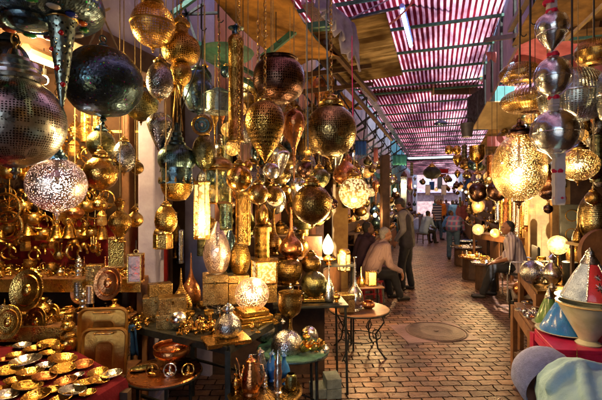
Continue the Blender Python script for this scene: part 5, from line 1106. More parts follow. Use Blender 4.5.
# silver balls wrapped in clear plastic, one string
o = thing('wrapped_lamp_string', 'string of three silver ball ornaments wrapped in clear plastic and tied with red tape', 'ornament', P(556, 205, 1.5)); Q = lambda v: S(v, 1.5)
def wz(py): return Q(205-py)
for (px, py, w, h, nm) in ((552, 33, 29, 38, 'silver_ball'), (553, 77, 33, 38, 'silver_ball'), (556, 132, 45, 44, 'silver_ball')):
    x = Q(px-556); z0 = wz(py+h/2); pr = PROF['onion'] if py == 33 else PROF['globe']
    b = M().lathe([(r*Q(w)/2*.90, z0+z*Q(h)) for r, z in pr], 40, c=(x, 0, 0)).build(nm, 'silver', o)
    M().torus((x, 0, wz(py+1)), Q(w)/2*.92, .002, 40, 6).build('seam', 'silver', o)
    M().lathe([(r*Q(w)/2*1.04, z0-Q(1)+z*Q(h+2)) for r, z in ([(.16, -.08)]+list(pr[1:-1])+[(.16, 1.08)])], 40, c=(x, 0, 0), flute=.012, nf=13).build('plastic_wrap', 'plastic_wrap', o)
rnd = random.Random(2)
for (ya, yb, px) in ((-6, 14, 552), (52, 58, 553), (96, 110, 554), (154, 205, 559)):
    m = M(); pr = []; n = 14
    for i in range(n+1): pr.append((Q(4.6 if yb-ya < 30 else 5.5)*(.85+.3*rnd.random()), wz(yb)+(wz(ya)-wz(yb))*i/n))
    m.lathe(pr, 16, c=(Q(px-556), 0, 0), flute=.15, nf=5); m.build('plastic_twist', 'white_cloth', o)
for (py, px) in ((3, 549), (12, 552), (55, 553), (98, 554), (171, 558), (198, 560)): M().lathe([(Q(5.3), -Q(2)), (Q(5.9), 0), (Q(5.2), Q(2))], 14, c=(Q(px-556), 0, wz(py)), flute=.1, nf=4).build('red_tape', 'tag_red', o)
M().tube([(Q(-4), 0, wz(-6)), (Q(-4), 0, 3.2-o.location.z)], .004, 6).build('cord', 'rope', o)
lamp('egg', 519, 168, 50, 68, 2.6, 'gold_pierced', 'large pierced gold lantern full of light beside the wrapped balls', seg=56, lit='bulb_hot', cap='dark_copper')
M().sph((.07, -.02, S(68, 2.6)*.68), .012, 10, 8).build('bulb', 'bulb_hot', bpy.data.objects['egg_lantern.003'] if 'egg_lantern.003' in bpy.data.objects else None) if False else None
lamp('globe', 578, 165, 37, 32, 2.5, 'gold_pierced', 'round pierced gold lantern lit right of the wrapped balls', seg=52, lit='bulb_hot', cap='old_gold')
def perf_dome(px, py, w, h, Z, mat, label, tilt=0):
    o = thing('perforated_dome', label, 'lamp shade', P(px, py+h/2, Z)); r = S(w, Z)/2; H = S(h, Z)
    a = M().lathe([(q[0]*r, q[1]*H*.5) for q in spl([(.30, 0), (.66, .12), (.92, .5), (1, .98)])], 48).build('lower_bowl', mat, o)
    M().lathe([(r, H*.5), (r*1.03, H*.505), (r*1.03, H*.53), (r, H*.535)], 48).build('band', 'silver' if 'steel' in mat else 'old_gold', o)
    M().lathe([(q[0]*r, H*.535+q[1]*H*.47) for q in spl([(1, 0), (.94, .4), (.7, .8), (.3, 1)])], 48).build('upper_bowl', mat, o)
    M().tube([(0, 0, H), (0, 0, 3.2-o.location.z)], .005, 6).build('cord', 'cord_dark', o)
    if tilt: o.rotation_euler = (0, tilt, 0)
    return o
perf_dome(572, 96, 60, 52, 2.1, 'perforated_steel', 'wide perforated steel drum shade behind the wrapped balls')
perf_dome(530, 101, 54, 22, 2.5, 'perforated_gold', 'flat perforated gold shade left of the steel drum shade')
perf_dome(520, 74, 38, 20, 2.9, 'perforated_gold', 'smaller dark gold perforated shade under the brown canopy')
perf_dome(594, 52, 34, 26, 2.6, 'perforated_gold', 'dark gold perforated shade at the upper right edge')
perf_dome(606, 96, 16, 50, 1.9, 'perforated_steel', 'silver shade cut by the right edge of the picture')
lamp('bulbdown', 547, 181, 22, 26, 3.0, 'copper', 'copper lamp with a bright bulb behind the plastic tail', lit='bulb_hot', cap='dark_copper')
for a in [
 ('globe', 548, 192, 17, 16, 3.0, 'dark_copper', 'dark copper ball below the copper lamp with a bulb', {}),
 ('globe', 594, 172, 16, 16, 2.8, 'dark_copper', 'dark round lamp at the right of the round pierced gold lantern', {}),
 ('globe', 593, 198, 14, 14, 2.8, 'old_gold', 'small dark gold ball above the dark speckled oval lamp', {}),
 ('goblet', 477, 160, 15, 28, 5.5, 'gold', 'gold trumpet shaped lamp hanging on the right of the gap', dict(cap=None, ty=100)),
 ('globe', 478, 192, 18, 20, 5.6, 'dark_copper', 'dark round bulb lamp below the gold trumpet', dict(cap='silver')),
 ('globe', 497, 191, 20, 20, 5.0, 'dark_copper', 'dark copper ball lamp left of the large pierced gold lantern', dict(cap='dark_copper')),
 ('tube', 492, 166, 10, 22, 5.2, 'copper', 'copper tube lamp above the dark copper ball lamp', {}),
 ('oblate', 449, 150, 8, 9, 7.5, 'gold', 'left one of two small gold balls hanging together high in the alley', dict(cap=None)),
 ('oblate', 457, 150, 8, 9, 7.5, 'gold', 'right one of two small gold balls hanging together high in the alley', dict(cap=None)),
 ('oblate', 432, 173, 17, 12, 8.0, 'black_iron', 'flat black bowl lamp hanging over the middle of the alley', {}),
 ('globe', 478, 206, 12, 13, 6.5, 'glow_amber', 'amber glowing ball lamp above the right hand tables', dict(cap='old_gold', ty=190)),
 ('globe', 535, 152, 12, 12, 3.4, 'glow_white', 'small lit ball half behind the large pierced gold lantern', dict(cap='old_gold')),
 ('tube', 587, 58, 8, 34, 3.4, 'teal_iron', 'dark narrow tube lamp high at the right', {}),
]: lamp(*a[:8], **a[8])
o = thing('hanging_bucket', 'small grey metal bucket hanging under the striped roof', 'bucket', P(467, 137, 6.5)); M().lathe([(.001, 0), (.075, 0), (.10, .22), (.105, .22), (.08, .005)], 20).build('pail', 'bucket_grey', o); M().torus((0, 0, .22), .10, .006, 20, 6, Matrix.Rotation(R(90), 4, 'X')).build('handle', 'black_iron', o); M().tube([(0, 0, .32), (0, 0, 4.1-o.location.z)], .004, 5).build('cord', 'cord_dark', o)
# glowing arched lamp on the wall, ring and ornaments
o = thing('arched_lamp', 'tall arched lamp glowing on the yellow wall', 'lamp', P(531, 226, 7.9)); m = M()
pts = [(-.16, 0, 0), (-.16, 0, .5)]+[(-.16*cos(x), 0, .5+.22*sin(x)) for x in (.5, 1.0, 1.57, 2.1, 2.6)]+[(.16, 0, .5), (.16, 0, 0), (-.16, 0, 0)]
m.tube(pts, .022, 8); m.build('frame', 'gold', o); m = M(); b = len(m.v)
for y in (-.01, .03): m.v += [(-.14, y, .0), (.14, y, .0), (.14, y, .52), (.0, y, .70), (-.14, y, .52)]
m.f += [(0, 1, 2, 3, 4), (9, 8, 7, 6, 5)]+[(i, (i+1) % 5+0, (i+1) % 5+5, i+5) for i in range(5)]; m.build('pane', 'glow_glass', o, smooth=False)
o = thing('wire_hoop', 'large thin wire hoop leaning on the yellow wall', 'hoop', P(556, 207, 7.7)); M().torus((0, 0, 0), .42, .012, 40, 6, Matrix.Rotation(R(84), 4, 'X')).build('ring', 'black_iron', o)
lamp('globe', 548, 209, 9, 9, 6.5, 'dark_copper', 'small dark ball hanging before the yellow wall', seg=16)
lamp('bulbdown', 560, 199, 9, 9, 6.2, 'glaze_white', 'small bluish white lamp hanging before the yellow wall', seg=16)
o = thing('carved_panel', 'black carved wooden panel standing on the right counter', 'panel', P(571, 262, 4.3), -.2); M().box((-.11, -.02, 0), (.11, .02, .62)).build('board', 'black_iron', o, smooth=False, bevel=.004)
for z in (.1, .3, .5): M().torus((0, -.022, z), .06, .006, 20, 6, Matrix.Rotation(R(90), 4, 'X')).build('carving', 'old_gold', o)
# counters
CZ = .90
def counter(name, label, pts, z, mat, top, legs=True, apron=.10):
    c = Vector(pts[0]+(0,)); o = thing(name, label, 'counter' if 'counter' in name else 'table', c); L = [Vector(p+(0,))-c for p in pts]; n = len(L); m = M()
    for zz in (z-.03, z): m.v += [tuple(p+Vector((0, 0, zz))) for p in L]
    m.f += [tuple(range(n-1, -1, -1)), tuple(range(n, 2*n))]+[(i, (i+1) % n, n+(i+1) % n, n+i) for i in range(n)]; m.build('tabletop', top, o, smooth=False, bevel=.004)
    for i in range(n): M().bar(L[i]*.99+Vector((0, 0, z-.03-apron/2)), L[(i+1) % n]*.99+Vector((0, 0, z-.03-apron/2)), .016, apron).build('apron', mat, o, smooth=False)
    for p in L: M().bar(p*.98, p*.98+Vector((0, 0, z-.03)), .045).build('leg', mat, o, smooth=False)
    return o
counter('lamp_counter', 'wooden counter with a gilded front edge under the lit bulb', [(2.50, 4.55), (2.08, 3.52), (3.3, 3.5), (3.6, 4.6)], CZ, 'wood', 'old_gold')
counter('goods_table', 'red brown wooden table carrying silver trinket trays', [(2.05, 3.85), (1.78, 3.08), (2.7, 3.0), (2.9, 3.5)], .72, 'wood', 'wood')
counter('tagine_table', 'table with a glossy magenta edge holding the painted tagines', [(1.74, 2.98), (1.62, 2.56), (2.7, 2.45), (2.7, 2.9)], .745, 'magenta_paint', 'magenta_paint', apron=.05)
counter('low_black_table', 'low black table by the feet of the man in stripes', [(3.02, 5.75), (2.70, 5.08), (3.4, 5.0), (3.6, 5.7)], .45, 'black_iron', 'dark_wood', apron=.03)
stand('globe', 521, 300, 15, 15, .45, 'copper', 'small pierced copper ball on the low black table', Z=5.2, cat='ball', name='pierced_ball')
# goods on the counter
stand('globe', 533, 284, 24, 24, CZ, 'silver_engraved', 'large silvery pierced ball at the left end of the counter', Z=3.8, cat='ball', name='pierced_ball', seg=36)
glazed(545, 274, 11, 22, 3.85, 4, 'small lit lantern with bright glass beside the silvery ball', frame='silver', glow='glow_glass', dome=False, top='stand', rz=.2, cat='lamp').location.z = CZ
stand('ewer', 552, 290, 17, 34, CZ, 'silver', 'clear silvery jar with a knob lid on the counter', Z=3.65, cat='jar', name='silver_jar')
o = lamp('globe', 558, 245, 19, 19, 4.2, 'glow_glass', 'big round lit bulb lamp shining on the right counter', top='stand', cap=None, cat='lamp', name='bulb_lamp', seg=28)
stand('longneck', 558, 272, 11, 20, CZ, 'gold', 'gold pedestal under the big round lit bulb', Z=4.2, cat='pedestal', name='pedestal')
stand('tube', 570, 290, 14, 24, CZ, 'black_iron', 'dark square shouldered canister on the counter', Z=3.75, name='metal_canister')
stand('globe', 576, 262, 17, 22, CZ+.12, 'old_gold', 'dark gold pierced egg pot on the counter', Z=4.0, cat='pot', name='egg_pot', cap='old_gold')
stand('bowl', 566, 270, 14, 9, CZ, 'copper', 'small copper bowl behind the canister', Z=4.3, cat='bowl', name='copper_bowl')
stand('spire', 584, 288, 10, 24, CZ, 'silver', 'small silver spire pot at the right of the canister', Z=3.7, cat='pot', name='spire_pot')
stand('goblet', 541, 262, 9, 16, CZ, 'gold', 'little gold goblet behind the silvery ball', Z=4.4, cat='cup', name='gold_goblet')
o = thing('corner_shelf', 'upper shelf at the right edge under the dark speckled oval lamp', 'shelf', P(596, 243, 3.3)); M().box((-.16, -.14, -.025), (.35, .14, 0)).build('shelf_board', 'pale_wood', o, smooth=False)
for x in (-.12, .3): M().box((x-.012, .1, -o.location.z), (x+.012, .124, -.025)).build('post', 'dark_wood', o, smooth=False)
stand('egg', 593, 243, 27, 50, o.location.z, 'bronze_pierced', 'dark speckled oval lamp standing on the upper right shelf', Z=3.3, cat='lamp', name='egg_lamp', seg=40)
stand('spire', 578, 243, 10, 30, o.location.z, 'old_gold', 'thin gold spire lamp beside the dark speckled oval lamp', Z=3.3, cat='lamp', name='spire_lamp')
o = thing('wooden_round', 'big orange brown wooden disc leaning at the right edge', 'disc', P(604, 282, 3.0)); q = Matrix.Rotation(R(80), 4, 'X'); M().lathe([(.001, .02), (.16, .02), (.19, .03), (.20, .0), (.001, -.01)], 36, mtx=Matrix.Translation((0, 0, .2)) @ q).build('disc_panel', 'wood', o)
# tagines
def tagine(px, base, w, h, zs, cols, label, Z=None, rz=0, plate_mat='glaze_white'):
    Z = Z or zat(base, zs); o = thing('tagine', label, 'tagine', (S(px-CX, Z), Z, zs), rz); r = S(w, Z)/2; H = S(h, Z)
    lathe_part('base_dish', [(.5, 0), (.8, .04), (1.12, .13), (1.18, .17), (1.12, .18), (.9, .12), (.001, .10)], r, r, 0, plate_mat, o, 40)
    for i in range(len(cols)):
        m = M(); n = 40//len(cols); a0 = 2*pi*i/len(cols); pr = [(.96, .13*r/H), (.97, .13*r/H+.03), (.60, .45), (.30, .70)]
        for (a_, z) in pr:
            for k in range(n+1): a = a0+2*pi/len(cols)*k/n; m.v.append((a_*r*cos(a), a_*r*sin(a), z*H))
        for j in range(len(pr)-1):
            for k in range(n): b = j*(n+1)+k; m.f.append((b, b+1, b+n+2, b+n+1))
        m.build('cone_panel', cols[i], o, angle=60)
    if len(cols) > 1:
        for i in range(len(cols)): a = 2*pi*i/len(cols); M().tube([(.97*r*cos(a), .97*r*sin(a), .13*r+.01), (.30*r*cos(a), .30*r*sin(a), .70*H)], .006, 6).build('metal_strip', 'silver_engraved', o)
    if len(cols) > 4:
        for i in range(len(cols)):
            if cols[i] != 'glaze_red': continue
            a = 2*pi*(i+.5)/len(cols)
            for f_, s_ in ((.32, .030), (.48, .020)): rr_ = r*(.97-.67*(f_-.1)/.6)*1.02; mm = Matrix.Translation((rr_*cos(a), rr_*sin(a), H*f_)) @ Matrix.Rotation(a, 4, 'Z') @ Matrix.Rotation(R(-28), 4, 'Y'); st_ = M(); [st_.bar(mm @ Vector((0, 0, 0)), mm @ Vector((0, s_*cos(q_), s_*sin(q_))), .007, .004) for q_ in [pi*k_/4 for k_ in range(8)]]; st_.build('star_motif', 'silver', o, smooth=False)
    lathe_part('neck', [(.31, .69), (.33, .71), (.22, .80), (.14, .88), (.15, .90), (.08, .95), (.001, 1.0)], r, H, 0, 'silver_engraved', o, 28); return o
tagine(563, 333, 42, 44, .745, ['glaze_blue'], 'small bright blue tagine with silver neck', rz=.2)
tagine(549, 322, 26, 38, .72, ['glaze_green'], 'green tagine behind the small blue one', Z=3.15)
tagine(590, 301, 52, 54, 1.03, ['tagine_silver', 'glaze_red', 'tagine_silver', 'tagine_silver', 'glaze_red', 'tagine_silver'], 'large silver and crimson tagine on a cream bowl', Z=2.65, rz=-.2)
tagine(604, 331, 30, 40, .745, ['glaze_red', 'pale_wood', 'glaze_red', 'pale_wood'], 'red and yellow tagine cut by the right edge', Z=2.7)
o = thing('cream_bowl', 'cream and yellow cone shaped bowl under the large tagine', 'bowl', (S(588-CX, 2.65), 2.65, .745)); M().lathe([(.001, 0), (.07, 0), (.075, .01), (.05, .03), (.17, .25), (.185, .28), (.17, .28), (.04, .04)], 40).build('bowl', 'glaze_white', o); M().torus((0, 0, .27), .18, .006, 40, 6).build('rim', 'pale_wood', o)
for i, (px, py, w, lab) in enumerate(((523, 311, 16, 'silver trinket plate at the front left of the red brown table'), (533, 318, 18, 'second silver trinket plate on the red brown table'), (541, 309, 14, 'silver trinket plate near the green tagine'), (528, 303, 12, 'farthest little silver plate on the red brown table'))):
    Z = zat(py, .72); o = thing('trinket_plate', lab, 'plate', (S(px-CX, Z), Z, .722), i, 'silver plates on the red brown table'); r = S(w, Z)/2; lathe_part('dish', [(.001, .03), (.7, .03), (1, .12), (.98, .15), (.7, .06), (.001, .06)], r, r, 0, 'silver_engraved', o, 28); M().sph((0, 0, .012), r*.35, 10, 6, (1, 1, .5)).build('ornament', ('gold', 'copper', 'silver', 'gold')[i], o)
heap('silver_trinkets', 1.88, 2.5, 3.12, 3.5, .722, 130, 'silver and brass trinkets scattered on the red brown table', 21, ('silver',))
heap('brass_trinkets', 2.85, 3.3, 5.15, 5.6, .45, 40, 'small ornaments on the low black table', 22)
lamp('spire', 577, 356, 12, 26, 2.45, 'gold', 'little brass ornament under the magenta edged table', top='stand', cap=None, cat='ornament', name='brass_ornament')
lamp('spire', 600, 356, 10, 22, 2.6, 'glaze_white', 'little white ornament under the magenta edged table', top='stand', cap=None, cat='ornament', name='white_ornament')
# lower board they stand on
o = thing('low_bench', 'dark low bench under the magenta edged table', 'bench', (2.0, 2.6, 0)); M().box((-.5, -.22, .60), (.7, .22, .63)).build('bench_board', 'dark_wood', o, smooth=False)
for x in (-.45, .6):
    for y in (-.2, .14): M().box((x, y, 0), (x+.04, y+.04, .60)).build('leg', 'dark_wood', o, smooth=False)
for n_, z_ in (('brass_ornament', .63), ('white_ornament', .63)): bpy.data.objects[n_].location.z = z_
# low display tables beyond
def tray_drum(px, ytop, w, Z, label, mat):
    z = CAMH-(ytop-CY)*Z/F; o = thing('tray_table', label, 'table', (S(px-CX, Z), Z, 0), random.uniform(0, 3), 'low tray tables along the right stalls'); r = S(w, Z)/2
    M().lathe([(.001, z-.02), (r*.95, z-.02), (r, z+.015), (r*.98, z+.02), (r*.93, z-.008), (.001, z-.006)], 36).build('tray_top', mat, o); M().lathe([(r*.72, 0), (r*.74, .03), (r*.70, z-.05), (r*.74, z-.02)], 12).build('drum', 'dark_wood', o, smooth=False); return o, z
for px, y, w, Z, lab, mat in ((474, 257, 30, 8.6, 'low drum table with a shiny gold tray top', 'gold'), (487, 263, 30, 7.6, 'low drum table with a silver tray top nearest the seated man', 'silver'), (466, 247, 30, 10.4, 'dark low table with blue glinting trays', 'silver_engraved'), (464, 241, 26, 12, 'farther low drum table with a bluish tray', 'steel_blue')):
    tray_drum(px, y, w, Z, lab, mat)
counter('side_table', 'orange edged wooden table with a green leg on the right', [(4.15, 9.6), (4.35, 8.2), (5.0, 8.2), (5.0, 9.6)], .92, 'wood', 'wood')
lamp('globe', 478, 233, 11, 11, 8.9, 'glow_white', 'round lit lamp on the orange edged table', top='stand', cap=None, cat='lamp', name='table_lamp', seg=20).location.z = .92
lamp('globe', 495, 241, 9, 9, 8.3, 'glow_amber', 'small lit amber lamp at the near end of the orange edged table', top='stand', cap=None, cat='lamp', name='table_lamp', seg=20).location.z = .92
# ------------------------------------------------------------------ people
def fuse(m, name, mat, parent, vox, sm=3, disp=0, dscale=.08):
    o = m.build(name, mat, None); md = o.modifiers.new('r', 'REMESH'); md.mode = 'VOXEL'; md.voxel_size = vox
    s = o.modifiers.new('s', 'SMOOTH'); s.iterations = sm; s.factor = .5
    if disp:
        t = bpy.data.textures.new('folds', 'CLOUDS'); t.noise_scale = dscale; t.noise_depth = 2
        d = o.modifiers.new('d', 'DISPLACE'); d.texture = t; d.strength = disp; d.mid_level = .5
    dg = bpy.context.evaluated_depsgraph_get(); me = bpy.data.meshes.new_from_object(o.evaluated_get(dg)); me.name = name
    o.modifiers.clear(); o.data = me
    if not me.materials: me.materials.append(MAT[mat])
    me.polygons.foreach_set('use_smooth', [True]*len(me.polygons)); me.update(); o.parent = parent; return o
V = Vector
def hand(m, wr, d, n, s=1, curl=.5, side=1):
    """d = direction of the fingers, n = out of the back of the hand"""
    d = V(d).normalized(); n = V(n); n = (n-d*n.dot(d)).normalized(); t = d.cross(n)*side; wr = V(wr)
    for k in (-1, 0, 1): m.caps(wr+t*.016*k*s, wr+d*.075*s+t*.024*k*s, .015*s, .014*s, 8)
    for k, L in ((-1.5, .060), (-.5, .074), (.5, .078), (1.5, .068)):
        a = wr+d*.080*s+t*.019*k*s; b = a+(d*.9-n*curl*.5).normalized()*L*.5*s; c = b+(d*(1-curl)-n*(curl+.2)).normalized()*L*.5*s
        m.caps(a, b, .0095*s, .0085*s, 8); m.caps(b, c, .0085*s, .0075*s, 8)
    a = wr+d*.02*s+t*.028*s; b = a+(d*.6+t*.8-n*.2).normalized()*.042*s; c = b+(d*.9+t*.1-n*.3).normalized()*.032*s
    m.caps(a, b, .012*s, .010*s, 8); m.caps(b, c, .010*s, .008*s, 8)
def person(label, loc, rz, J, skin='skin', shirt='jacket_grey', trouser='trouser_black', hair='hair_black', hairtop=1, hat=None, sleeve=1.0, vox=.012, sc=1.0, beard=False, hd=(0, 0, 0), girth=1.0, hands=None, jacket=None, shoes='leather', inner=None):
    o = thing('person', label, 'person', loc, rz); o.scale = (sc,)*3
    j = {k: V(v) for k, v in J.items()}; B = M()
    def torso(m, e):
        lat = (j['shR']-j['shL']).normalized(); lp = (j['hpR']-j['hpL']).normalized()
        for k in (-1, 1):
            m.caps(j['pel']+lp*.07*k, j['waist']+lat*.055*k, (.115+e)*girth, (.105+e)*girth); m.caps(j['waist']+lat*.055*k, j['chest']+lat*.075*k, (.105+e)*girth, (.115+e))
        f = j.get('belly')
        if f is not None: m.sph(f, .13+e, 16, 10)
        m.caps(j['shL'], j['shR'], .052+e, .052+e); m.caps(j['chest'], j['neck'], .10+e, .05+e*.6)
    torso(B, 0)
    for s in 'LR':
        B.caps(j['sh'+s], j['el'+s], .046, .038); B.caps(j['el'+s], j['wr'+s], .038, .026)
        B.caps(j['hp'+s], j['kn'+s], .078, .054); B.caps(j['kn'+s], j['an'+s], .054, .036); fd = j.get('ft'+s, j['an'+s]+V((0, .14, -.05))); B.caps(j['an'+s]+V((0, 0, -.04)), fd, .034, .026)
        hd_ = (hands or {}).get(s)
        if hd_: hand(B, j['wr'+s], hd_[0], hd_[1], 1, hd_[2] if len(hd_) > 2 else .5, 1 if s == 'R' else -1)
        else: hand(B, j['wr'+s], j['wr'+s]-j['el'+s], (0, 1, .3), 1, .5, 1 if s == 'R' else -1)
    hc = j['head']; H = Matrix.Translation(hc) @ Euler(hd).to_matrix().to_4x4()
    B.caps(j['neck'], hc+(H.to_3x3() @ V((0, -.02, -.06))), .052, .050)
    def hs(p, r, scl, rot=None): B.sph((0, 0, 0), r, 18, 12, (1, 1, 1), H @ Matrix.Translation(V(p)) @ Matrix.Diagonal((scl[0], scl[1], scl[2], 1)))
    hs((0, -.012, .03), .095, (.80, 1.0, .95)); hs((0, .022, -.035), .070, (.84, .95, 1.15)); hs((0, .062, -.085), .026, (1.15, .8, .8))
    hs((0, .083, .018), .020, (2.6, .7, .5)); hs((0, .088, -.025), .014, (.75, .9, 1.9)); hs((0, .100, -.042), .0135, (1.05, 1, .8)); hs((0, .083, -.068), .014, (1.6, .6, .45))
    for s in (-1, 1): hs((s*.080, -.010, -.012), .022, (.35, .7, 1.15)); hs((s*.042, .062, -.03), .022, (.9, .7, .8))
    fuse(B, 'body', skin, o, vox*.8, 2)
    for s in (-1, 1): e = M(); e.sph((0, 0, 0), .011, 10, 8, (1.3, .6, .7), H @ Matrix.Translation(V((s*.030, .083, .004)))); e.build('eye', 'hair_black', o)
    if hairtop:
        h = M(); h.sph((0, 0, 0), .097, 20, 14, (1, 1, 1), H @ Matrix.Translation(V((0, -.028, .042))) @ Matrix.Diagonal((.82, .98, .90, 1))); h.sph((0, 0, 0), .07, 16, 10, (1, 1, 1), H @ Matrix.Translation(V((0, -.06, -.02))) @ Matrix.Diagonal((1, .75, 1, 1)))
        fuse(h, 'hair', hair, o, .008, 1, .006, .02)
    if beard:
        h = M(); h.sph((0, 0, 0), .030, 16, 10, (1, 1, 1), H @ Matrix.Translation(V((0, .070, -.088))) @ Matrix.Diagonal((1.5, .8, 1.0, 1))); fuse(h, 'beard', hair, o, .006, 1, .004, .02)
    if hat == 'cap':
        h = M(); h.lathe([(.001, .122), (.05, .118), (.088, .085), (.098, .045), (.099, .02), (.094, .02), (.08, .07)], 28, mtx=H @ Matrix.Translation(V((0, -.018, .012))) @ Matrix.Diagonal((.88, 1.04, 1, 1)))
        h.sph((0, 0, 0), .075, 18, 8, (1, 1, 1), H @ Matrix.Translation(V((0, .085, .032))) @ Matrix.Diagonal((.95, .95, .10, 1))); h.build('cap', 'leather', o)
    # clothes
    if shirt:
        m = M(); torso(m, .024); sl = M() if jacket else m
        for s in 'LR':
            e = j['el'+s]; w = j['wr'+s]; sl.caps(j['sh'+s], e, .070 if jacket else .066, .056)
            if sleeve > .5: sl.caps(e, e+(w-e)*.93, .056, .040)
        if jacket: sl.caps(j['shL'], j['shR'], .082, .082); sl.caps(j['chest']+V((0, -.03, .04)), j['neck']+V((0, 0, -.02)), .125, .07)
        m.caps(j['pel']+V((-.06, 0, -.03)), j['pel']+V((.06, 0, -.03)), .145*girth, .145*girth)
        fuse(m, 'shirt' if not jacket else 'jacket', jacket or shirt, o, vox, 3, .02, .09)
        if jacket: fuse(sl, 'jacket_yoke', shirt, o, vox, 3, .012, .09); M().torus(tuple(j['neck']+V((0, .0, -.01))), .062, .018, 20, 8).build('collar', jacket, o)
        else: M().torus(tuple(j['neck']+V((0, .01, -.015))), .058, .013, 20, 8).build('collar', shirt, o)
    if trouser:
        m = M()
        lp = (j['hpR']-j['hpL']).normalized()
        for k in (-1, 1): m.caps(j['pel']+lp*.07*k+(j['waist']-j['pel'])*.4, j['hp'+('R' if k > 0 else 'L')], .128*girth, .112)
        for s in 'LR': k_, a_ = j['kn'+s], j['an'+s]; m.caps(j['hp'+s], k_, .100, .074); m.caps(k_, a_+(k_-a_)*.04, .074, .062)
        fuse(m, 'trousers', trouser, o, vox, 3, .025, .10)
    for s in 'LR':
        fd = j.get('ft'+s, j['an'+s]+V((0, .14, -.05))); m = M(); m.caps(j['an'+s]+V((0, -.02, -.045)), fd+V((0, .01, .0)), .042, .036); so = fuse(m, 'shoe', shoes, o, .010, 2)
    return o
def standing(lean=0, arms=((-.10, .06, -.26), (-.02, .16, -.24)), step=.0, headf=.0):
    return dict(pel=(0, 0, .93), waist=(0, lean*.2, 1.12), chest=(0, lean*.6, 1.32), neck=(0, lean, 1.49), head=(0, lean+.03+headf, 1.60), shL=(-.17, lean*.9, 1.43), shR=(.17, lean*.9, 1.43),
        elL=(-.24, lean*.7-.03, 1.15), elR=(.24, lean*.7-.03, 1.15), wrL=(-.24, lean*.7+.08, .92), wrR=(.24, lean*.7+.08, .92), hpL=(-.09, 0, .90), hpR=(.09, 0, .90),
        knL=(-.10, .03+step, .49), knR=(.10, .03-step*.4, .49), anL=(-.11, step*1.2, .085), anR=(.11, -step*1.2, .085))
def sitting(seat=.45, lean=.1, kn=.18, wr=None, headf=0, reach=.42):
    z = seat+.10
    return dict(pel=(0, 0, z), waist=(0, lean*.3+.0, z+.19), chest=(0, lean*.8, z+.38), neck=(0, lean*1.25, z+.54), head=(0, lean*1.25+.04+headf, z+.655), shL=(-.17, lean*1.1, z+.47), shR=(.17, lean*1.1, z+.47),
        elL=(-.25, lean+.10, z+.22), elR=(.25, lean+.10, z+.22), wrL=(-.10, lean+.32, z+.14), wrR=(.10, lean+.30, z+.13), hpL=(-.10, .03, z-.01), hpR=(.10, .03, z-.01),
        knL=(-kn, reach, max(seat+.06, .46)), knR=(kn, reach, max(seat+.06, .46)), anL=(-kn*.9, reach+.06, .085), anR=(kn*.9, reach+.10, .085))
gp = lambda px, Z: V((S(px-CX, Z), Z, 0))
# standing man in a cap, facing the seated men
j = standing(.06, headf=.05, step=.05); j['wrR'] = (.23, .05, .91); j['wrL'] = (-.22, .16, .95)
person('man standing in a grey and black jacket and dark cap, head bent', gp(407, 7.55), R(62), j, skin='skin', shirt='jacket_grey', jacket='jacket_dark', trouser='trouser_black', hat='cap', sc=1.0, hd=(-.45, 0, .1), hands={'R': ((0, .1, -1), (1, 0, 0), .6), 'L': ((0, .3, -1), (-1, 0, 0), .6)})
# grey haired man seated, hands hanging over his knees
j = sitting(.36, .20, .13, reach=.36); j['wrR'] = (.16, .50, .50); j['wrL'] = (-.10, .52, .52); j['elR'] = (.23, .26, .62); j['elL'] = (-.22, .28, .64)
j['anR'] = (.10, .50, .085); j['anL'] = (-.12, .42, .085)
person('grey haired man in a checked reddish shirt seated on a low red stool', gp(370, 6.75), R(-78), j, skin='skin', shirt='shirt_check', trouser='trouser_black', hair='hair_grey', beard=True, girth=1.05, hd=(.0, 0, -.1), hands={'R': ((.05, .25, -1), (0, 1, .2), .5), 'L': ((.05, .25, -1), (0, 1, .2), .5)})
stool(gp(369, 6.75), .36, .37, 'red_paint', 'low red stool under the grey haired man', R(-78))
# younger man behind
j = sitting(.42, .12, .16, reach=.38)
person('man in a dark plum top seated behind the grey haired man', gp(360, 7.35), R(-65), j, skin='skin_dark', shirt='plum_cloth', trouser='mauve_cloth', hd=(.12, 0, -.3), girth=1.05)
stool(gp(359, 7.35), .36, .42, 'dark_wood', 'dark wooden stool under the man in the plum top', R(-65))
# man in the striped shirt on the right
j = sitting(.46, .10, .16, reach=.42); j['wrL'] = (-.02, .40, .60); j['wrR'] = (.10, .34, .62); j['elL'] = (-.25, .16, .72); j['elR'] = (.26, .10, .74); j['belly'] = (0, .10, .72)
j['anL'] = (-.16, .58, .085); j['anR'] = (.16, .36, .085)
person('man in a short sleeved pale striped shirt seated on a black chair', gp(518, 6.9), R(72), j, skin='skin', shirt='shirt_stripe', trouser='trouser_black', sleeve=.3, girth=1.12, hd=(.05, 0, .25), hands={'L': ((.8, .5, -.2), (0, .3, 1), .4), 'R': ((-.7, .6, -.2), (0, .3, 1), .4)})
o = thing('black_chair', 'black metal armed chair under the man in the striped shirt', 'chair', gp(519, 6.92), R(72)); m = M().box((-.24, -.22, .43), (.24, .24, .47)); m.build('seat', 'leather', o, smooth=False, bevel=.01)
M().box((-.22, -.27, .60), (.22, -.235, .92)).build('backrest', 'leather', o, smooth=False, bevel=.012)
for sx in (-1, 1):
    M().tube([(sx*.25, .22, 0), (sx*.25, .22, .45)], .013, 8).build('leg', 'silver', o); M().tube([(sx*.25, -.22, 0), (sx*.25, -.25, .45), (sx*.23, -.26, .9)], .013, 8).build('leg', 'black_iron', o)
    M().tube([(sx*.26, .20, .45), (sx*.27, .18, .66), (sx*.27, -.20, .68), (sx*.25, -.25, .66)], .014, 8).build('armrest', 'silver', o)
